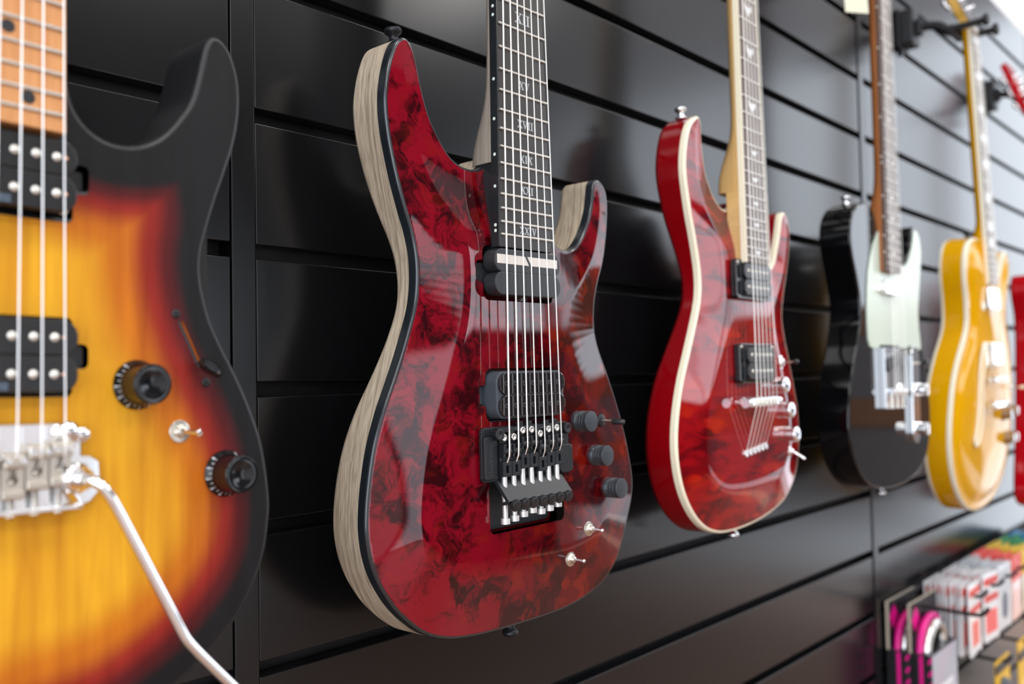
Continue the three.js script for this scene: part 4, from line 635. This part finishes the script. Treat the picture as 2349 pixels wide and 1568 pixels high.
  part(guard, 'guard_edge', at(tube([...outlineOf(guardPts, 60).map(([x, y]) => [x, y, 0]), [...outlineOf(guardPts, 60)[0], 0]], 0.0026, 8), 0.004, 0, -0.0205, 0.07), ivory);
  const topHat = latheZ([[0.0128, 0], [0.0126, 0.003], [0.0098, 0.0055], [0.0094, 0.0135], [0.0086, 0.0145], [0.004, 0.0148]], 28), cap = latheZ([[0.0078, 0.0144], [0.0074, 0.0152], [0, 0.0154]], 24);
  const amber = std([0.24, 0.12, 0.03], 0.25);
  for (const [x, y] of [[0.085, -0.066], [0.108, -0.112], [0.135, -0.062], [0.151, -0.112]]) {
    const z = -0.035 + y * tilt + b.top(x, y), k = part(g, 'control_knob', topHat, amber, 'amber top-hat knob with chrome cap'); k.position.set(x, y, z); k.rotation.x = tilt;
    part(k, 'knob_cap', cap, M.chrome);
  }
  { const s = part(g, 'pickup_selector', at(latheZ([[0, 0.004], [0.004, 0.0038], [0.005, 0.002], [0.0085, 0.0006], [0.0085, 0]], 24), 0.15, -0.02, -0.028, tilt), M.chrome); part(s, 'lever', tube([[0.15, -0.02, -0.026], [0.151, -0.02, -0.008]], 0.0014), M.nickel); part(s, 'lever_tip', at(rodZ(0.0032, 0.008, 14), 0.1512, -0.02, -0.005), ivory); }
  strapButton(g, -0.045, 0.2475, -0.03, 0, M.blackPlastic);
  addHeadstock(g, 0.63, [[-22, 0], [-24, 18], [-36, 36], [-40, 60], [-37, 110], [-43, 150], [-26, 166], [0, 158], [26, 166], [43, 150], [37, 110], [40, 60], [36, 36], [24, 18], [22, 0]], 0.3, std([0.62, 0.36, 0.06], 0.35, 0, { clearcoat: 0.8 }), [[-27, 52, -1], [-26, 86, -1], [-27, 120, -1], [27, 52, 1], [26, 86, 1], [27, 120, 1]], M.chrome, 0.014, -0.0035, std([0.01, 0.01, 0.011], 0.15));
}
// ---------------------------------------------------------------- red guitar cut by the right edge
{
  const g = thing('electric_guitar', 'plain bright red guitar partly hidden at the right edge of the picture', 'guitar');
  place(g, 2.38, -0.10, 0.118, -0.012, 0, 0);
  const outline = [[-96, 300], [-112, 285], [-118, 262], [-110, 238], [-98, 210], [-97, 170], [-108, 110], [-121, 40], [-142, -40], [-156, -96], [-170, -140], [-173, -165], [-162, -188], [-130, -200], [-60, -206], [40, -206], [120, -200], [158, -180], [166, -145], [150, -80], [128, -10], [108, 80], [100, 150], [106, 200], [116, 240], [110, 268], [96, 272], [82, 250], [70, 215], [48, 196], [28, 210], [26, 232], [-24, 232], [-40, 216], [-58, 224], [-72, 252], [-82, 288]];
  const b = bodyShape({ outline, step: 0.0035, r: 0.004, zt: -0.016, under: () => -0.052 });
  const red = std([0.48, 0.001, 0.006], 0.35, 0, { specularIntensity: 0, clearcoat: 1, clearcoatRoughness: 0.03 });
  part(g, 'body', join(b.topFace(), b.edgeRound(), b.sideToBack(-0.02, 0.006), b.backFace()), red);
  addNeck(g, { scale: 0.648, nutWidth: 0.042, baseWidth: 0.0648, frets: 22, end: 0.172, heel: 0.17, top: -0.0035, deep: 0.006, neckMat: red, boardMat: ROSEWOOD, back: (y) => 0.0145 + 0.008 * (1 - smooth(0.24, 0.3, y)) });
  addStrings(g, spread(6, 0.026), spread(6, 0.0175), 0.648, [0.00122, 0.001, 0.0008, 0.00065, 0.0006, 0.0006], (x) => [[x, -0.03, -0.008]]);
  part(g, 'bridge', join(at(box(0.08, 0.012, 0.012, 0.002), 0, -0.001, -0.008), at(rod(0.006, 0.09, 18), 0, -0.032, -0.009, 0, 0, Math.PI / 2)), M.chrome);
  for (const y of [0.14, 0.045]) part(g, 'pickup', slab(rrect(0, y, 0.035, 0.0188, 0.003), -0.0185, -0.0055, 0.001), M.chrome, 'chrome-covered pickup');
  addHeadstock(g, 0.65, [[-22, 0], [-24, 18], [-34, 34], [-38, 60], [-34, 110], [-38, 148], [-20, 156], [0, 150], [20, 156], [38, 148], [34, 110], [38, 60], [34, 34], [24, 18], [22, 0]], 0.34, red, [[-25, 48, -1], [-24, 82, -1], [-25, 116, -1], [25, 48, 1], [24, 82, 1], [25, 116, 1]], M.chrome, 0.014, -0.0035);
}
// ---------------------------------------------------------------- wall hangers that hold the two farthest necks
{
  const blk = std([0.017, 0.018, 0.021], 0.5), rubber = std([0.012, 0.012, 0.013], 0.65);
  const h = thing('guitar_hanger', 'black wall hanger whose padded fork holds the gold guitar\'s neck', 'hanger', [1.803, EYE + 0.632, 0.0]);
  part(h, 'wall_plate', join(slab(rrect(0, 0, 0.025, 0.037, 0.004), 0.0006, 0.0055, 0.0008), at(box(0.012, 0.012, 0.004, 0.001), -0.004, -0.041, 0.003)), blk);
  part(h, 'block', join(slab(rrect(0, 0.001, 0.021, 0.0335, 0.006), 0.0055, 0.028, 0.003), at(box(0.018, 0.03, 0.012, 0.003), 0, 0, 0.034)), blk);
  part(h, 'stem', tube(curve([[0, 0.0, 0.03], [0, -0.001, 0.05], [0, -0.006, 0.068], [0, -0.02, 0.084], [0, -0.025, 0.092]], 20), 0.0082, 14), blk);
  const fork = part(h, 'fork', join(at(box(0.072, 0.015, 0.017, 0.005), 0, -0.027, 0.096)), blk);
  for (const s of [-1, 1]) { part(fork, 'fork_arm', tube(curve([[s * 0.03, -0.027, 0.094], [s * 0.0315, -0.027, 0.12], [s * 0.0315, -0.026, 0.152]], 14), 0.0062, 14), rubber); part(fork, 'end_stop', at(latheZ([[0, -0.004], [0.0095, -0.004], [0.0108, -0.002], [0.0108, 0.002], [0.0095, 0.004], [0, 0.0045]], 24), s * 0.0315, -0.026, 0.155), rubber); }
  copyOf(h, [2.385, EYE + 0.632, 0], 'black wall hanger holding the red guitar at the right edge').scale.z = 0.78;
  for (const [x, y, whose, reach] of [[0.182, 0.643, 'the sunburst guitar', 0.86], [0.573, 0.645, 'the red burl guitar', 0.68], [0.979, 0.641, 'the cream-edged red guitar', 0.66], [1.407, 0.645, 'the black guitar', 0.76]]) copyOf(h, [x, EYE + y, 0], 'black wall hanger holding the neck of ' + whose).scale.z = reach;
}
{
  const t = thing('price_tag', 'pale cream card tag hanging beside the black guitar\'s orange neck', 'tag', [1.318, EYE + 0.505, 0.098]);
  t.rotation.set(0, -0.5, 0.06);
  part(t, 'card', slab(rrect(0, 0.036, 0.0205, 0.036, 0.001), -0.0002, 0.0002, 0), std([0.72, 0.71, 0.55], 0.6));
  part(t, 'string_loop', tube(curve([[0, 0.066, 0], [0.006, 0.1, 0.004], [0.03, 0.15, 0.006]], 12), 0.0005, 6), M.white);
}
// ---------------------------------------------------------------- hooks with small goods, lower right
{
  const black = std([0.006, 0.006, 0.007], 0.6), Y = EYE - 0.408;
  const rail = thing('hook_rail', 'long black rail in the wall slot that carries the goods hooks', 'rail', [2.33, Y, 0]);
  part(rail, 'bar', at(box(1.42, 0.02, 0.008, 0.0015), 0, 0, 0.005), black);
  part(rail, 'lip', at(box(1.42, 0.004, 0.014, 0.001), 0, 0.012, 0.0075), black);
  const hook = (x, y, len, label) => {
    const h = thing('peg_hook', label, 'hook', [x, y, 0.009], 'black display hooks on the slatted wall');
    part(h, 'back_plate', at(box(0.022, 0.03, 0.003, 0.001), 0, 0, 0.0016), black);
    part(h, 'peg', tube(curve([[0, 0, 0.002], [0, -0.001, len * 0.5], [0, -0.002, len - 0.012], [0, -0.001, len - 0.005], [0, 0.004, len + 0.002], [0, 0.012, len + 0.007]], 24), 0.0034, 10), black);
    return h;
  };
  const names = ['nearest', 'second', 'third', 'fourth', 'fifth', 'sixth', 'seventh', 'eighth'];
  const xs = [1.68, 1.815, 1.925, 2.025, 2.12, 2.215, 2.31, 2.405];
  const what = ['the black and magenta boxes', 'the nearest red-topped clear packs', 'the packs with large red patches', 'the grey packs with a dark oval', 'the salmon pink packs', 'the yellow packs', 'the green packs', 'the blue and purple packs'];
  xs.forEach((x, i) => hook(x, Y, i ? 0.096 : 0.132, 'black wire hook carrying ' + what[i]));
  // boxed goods on the nearest hook
  const mag = std([0.72, 0.004, 0.24], 0.4), pinkFace = (() => { const c = document.createElement('canvas'); c.width = 256; c.height = 320; const k = c.getContext('2d'); k.fillStyle = '#b3b8c4'; k.fillRect(0, 0, 256, 320); k.lineWidth = 5; for (let i = 0; i < 4; i++) { k.strokeStyle = i % 2 ? '#c9a9bd' : '#dcb0c8'; k.beginPath(); k.arc(250, 150 + 12 * i, 214 - 16 * i, Math.PI, 1.5 * Math.PI); k.stroke(); } k.fillStyle = '#e6eaf0'; k.fillRect(60, 120, 150, 26); k.fillRect(60, 156, 170, 34); k.fillStyle = '#d59abb'; k.fillRect(60, 202, 170, 12); const t = new THREE.CanvasTexture(c); t.colorSpace = THREE.SRGBColorSpace; return t; })();
  const kraft = std([0.42, 0.37, 0.3], 0.7), inkBlack = std([0.012, 0.012, 0.015], 0.35);
  const p = thing('boxed_accessory', 'black box with magenta stripes at the back of the nearest hook', 'package', [1.68, Y, 0.007], 'black and magenta boxes on the nearest hook');
  part(p, 'backing_card', at(box(0.137, 0.08, 0.0048, 0.0005), 0, -0.024, 0), kraft, 'brown card edge');
  part(p, 'lower_card', at(box(0.137, 0.15, 0.0045, 0.0005), 0, -0.139, 0), inkBlack);
  part(p, 'printed_face', at(box(0.134, 0.078, 0.0006, 0.0001), 0, -0.024, 0.0027), inkBlack);
  const tray = part(p, 'tray', at(box(0.137, 0.15, 0.031, 0.002), 0, -0.138, 0.0185), inkBlack);
  part(tray, 'side_stripe', at(box(0.0006, 0.145, 0.006, 0.0001), -0.0687, -0.138, 0.017), mag);
  for (let i = 0; i < 7; i++) part(tray, 'dash', at(box(0.0006, 0.011, 0.0045, 0.0001), -0.0687, -0.072 - i * 0.02, 0.0315, 0.5), mag);
  part(p, 'printed_panel', at(new THREE.PlaneGeometry(0.133, 0.147), 0, -0.138, 0.0342), std([1, 1, 1], 0.25, 0, { map: pinkFace }), 'pale grey and pink printed front');
  part(p, 'arch', tube(curve([[-0.062, -0.075, 0.012], [-0.05, -0.04, 0.012], [-0.025, -0.02, 0.012], [0.005, -0.014, 0.012], [0.03, -0.022, 0.012], [0.045, -0.04, 0.012]], 24), 0.006, 10), mag, 'magenta foam arch');
  part(p, 'metal_clamp', tube(curve([[-0.045, -0.075, 0.018], [-0.038, -0.05, 0.018], [-0.015, -0.032, 0.018], [0.012, -0.028, 0.018], [0.036, -0.042, 0.018], [0.038, -0.062, 0.018]], 24), 0.009, 12), M.steel, 'bright metal clamp');
  part(p, 'flash', at(box(0.03, 0.028, 0.0006, 0.0001), -0.045, -0.012, 0.003, 0, 0, 0.7), mag);
  copyOf(p, [1.68, Y, 0.043], 'black box with magenta stripes and pale printed front, foremost on the nearest hook');
  // flat bags: white or clear, a coloured card at the top and a coloured patch below
  const kinds = [
    [[0.8, 0.82, 0.84], [0.74, 0.07, 0.05], [0.85, 0.17, 0.13]], [[0.8, 0.82, 0.84], [0.7, 0.06, 0.05], [0.86, 0.13, 0.12]], [[0.66, 0.7, 0.74], [0.6, 0.64, 0.68], [0.09, 0.12, 0.17]], [[0.86, 0.55, 0.5], [0.84, 0.12, 0.1], [0.88, 0.6, 0.55]],
    [[0.82, 0.78, 0.6], [0.85, 0.6, 0.06], [0.8, 0.7, 0.4]], [[0.68, 0.8, 0.72], [0.06, 0.42, 0.16], [0.2, 0.55, 0.3]], [[0.6, 0.68, 0.85], [0.02, 0.3, 0.6], [0.3, 0.06, 0.45]]];
  const words = ['clear bag with red-white card and small red patch', 'clear bag with red-white card and large red patch', 'pale grey bag with a dark oval patch', 'salmon pink bag with a red card', 'cream bag with a yellow card', 'pale green bag with a green card', 'pale blue bag with a blue card and purple patch'];
  kinds.forEach(([bag, card, patch], i) => {
    const x = xs[i + 1], bagMat = std(bag, 0.3, 0, { clearcoat: 0.5, clearcoatRoughness: 0.15 }), cardMat = std(card, 0.45), patchMat = std(patch, 0.4), wide = i === 1 ? 0.066 : 0.05;
    const order = ['ninth', 'eighth', 'seventh', 'sixth', 'fifth', 'fourth', 'third', 'second'], say = (k) => words[i] + (k === 8 ? ', frontmost of its hook' : ', ' + order[k] + ' from the front');
    const o = thing('hanging_pack', say(0), 'pack', [x, Y, 0.018], words[i].replace(/ with.*/, '') + 's on the ' + names[i + 1] + ' hook');
    const rim = shapeOf(Array.from({ length: 22 }, (_, k) => (k < 11 ? [-0.043 + k * 0.0086, -0.098 - (k % 2) * 0.004 - 0.003 * rnd()] : [0.043 - (k - 11) * 0.0086, 0.022 + (k % 2) * 0.002])));
    part(o, 'bag', slab(rim, -0.0011, 0.0011, 0.0002), bagMat);
    part(o, 'header_card', at(i < 3 ? box(0.078, 0.044, 0.0036, 0.0004) : box(0.0868, 0.05, 0.004, 0.0004), i < 3 ? 0.003 : 0, i < 3 ? -0.008 : 0.0, 0), cardMat);
    if (i < 2) part(o, 'label', at(box(0.0786, 0.017, 0.0042, 0.0002), 0.003, -0.008, 0), M.white);
    part(o, 'patch', slab(i === 2 ? rrect(0, -0.058, 0.017, 0.026, 0.017) : rrect(0, -0.066, wide / 2, 0.021, 0.003), -0.0016, 0.0016, 0.0002), patchMat);
    o.rotation.z = 0.02;
    for (let k = 1; k < 9; k++) { const c = copyOf(o, [x + 0.006 * (rnd() - 0.5), Y - 0.002 * rnd(), 0.018 + k * 0.0088], say(k)); c.rotation.set(0.06 * (rnd() - 0.5), 0.1 * (rnd() - 0.5), 0.22 * (rnd() - 0.5)); }
  });
  // lower row, mostly below the picture
  const Y2 = EYE - 0.565;
  const yellow = std([0.86, 0.5, 0.01], 0.35), green = std([0.02, 0.4, 0.12], 0.35), grey = std([0.06, 0.075, 0.09], 0.4);
  [[1.99, yellow, 'yellow card pack with a dark round disc, lower right', 'yellow'], [2.16, yellow, 'yellow pack with a black band behind the dark disc pack', 'yellow'], [2.36, green, 'green card pack at the right edge of the lower row', 'green']].forEach(([x, m, label], i) => {
    hook(x, Y2, 0.09, 'black lower hook carrying the ' + label);
    const o = thing('hanging_card', label, 'pack', [x, Y2 - 0.004, 0.088]);
    part(o, 'card', slab(rrect(0, -0.075, 0.05, 0.085, 0.006), -0.0012, 0.0012, 0.0003), m);
    if (i === 0) part(o, 'disc', at(latheZ([[0, 0.012], [0.02, 0.011], [0.024, 0.006], [0.024, 0]], 30), -0.006, -0.05, 0.001), grey, 'dark grey round disc');
    part(o, 'band', at(box(0.1, 0.018, 0.004, 0.001), 0, i ? -0.02 : -0.005, 0.001), inkBlack);
    part(o, 'blister', slab(rrect(0.004, -0.11, 0.03, 0.03, 0.008), 0, 0.012, 0.002), std([0.75, 0.72, 0.6], 0.3));
  });
}
renderer.render(scene, camera);
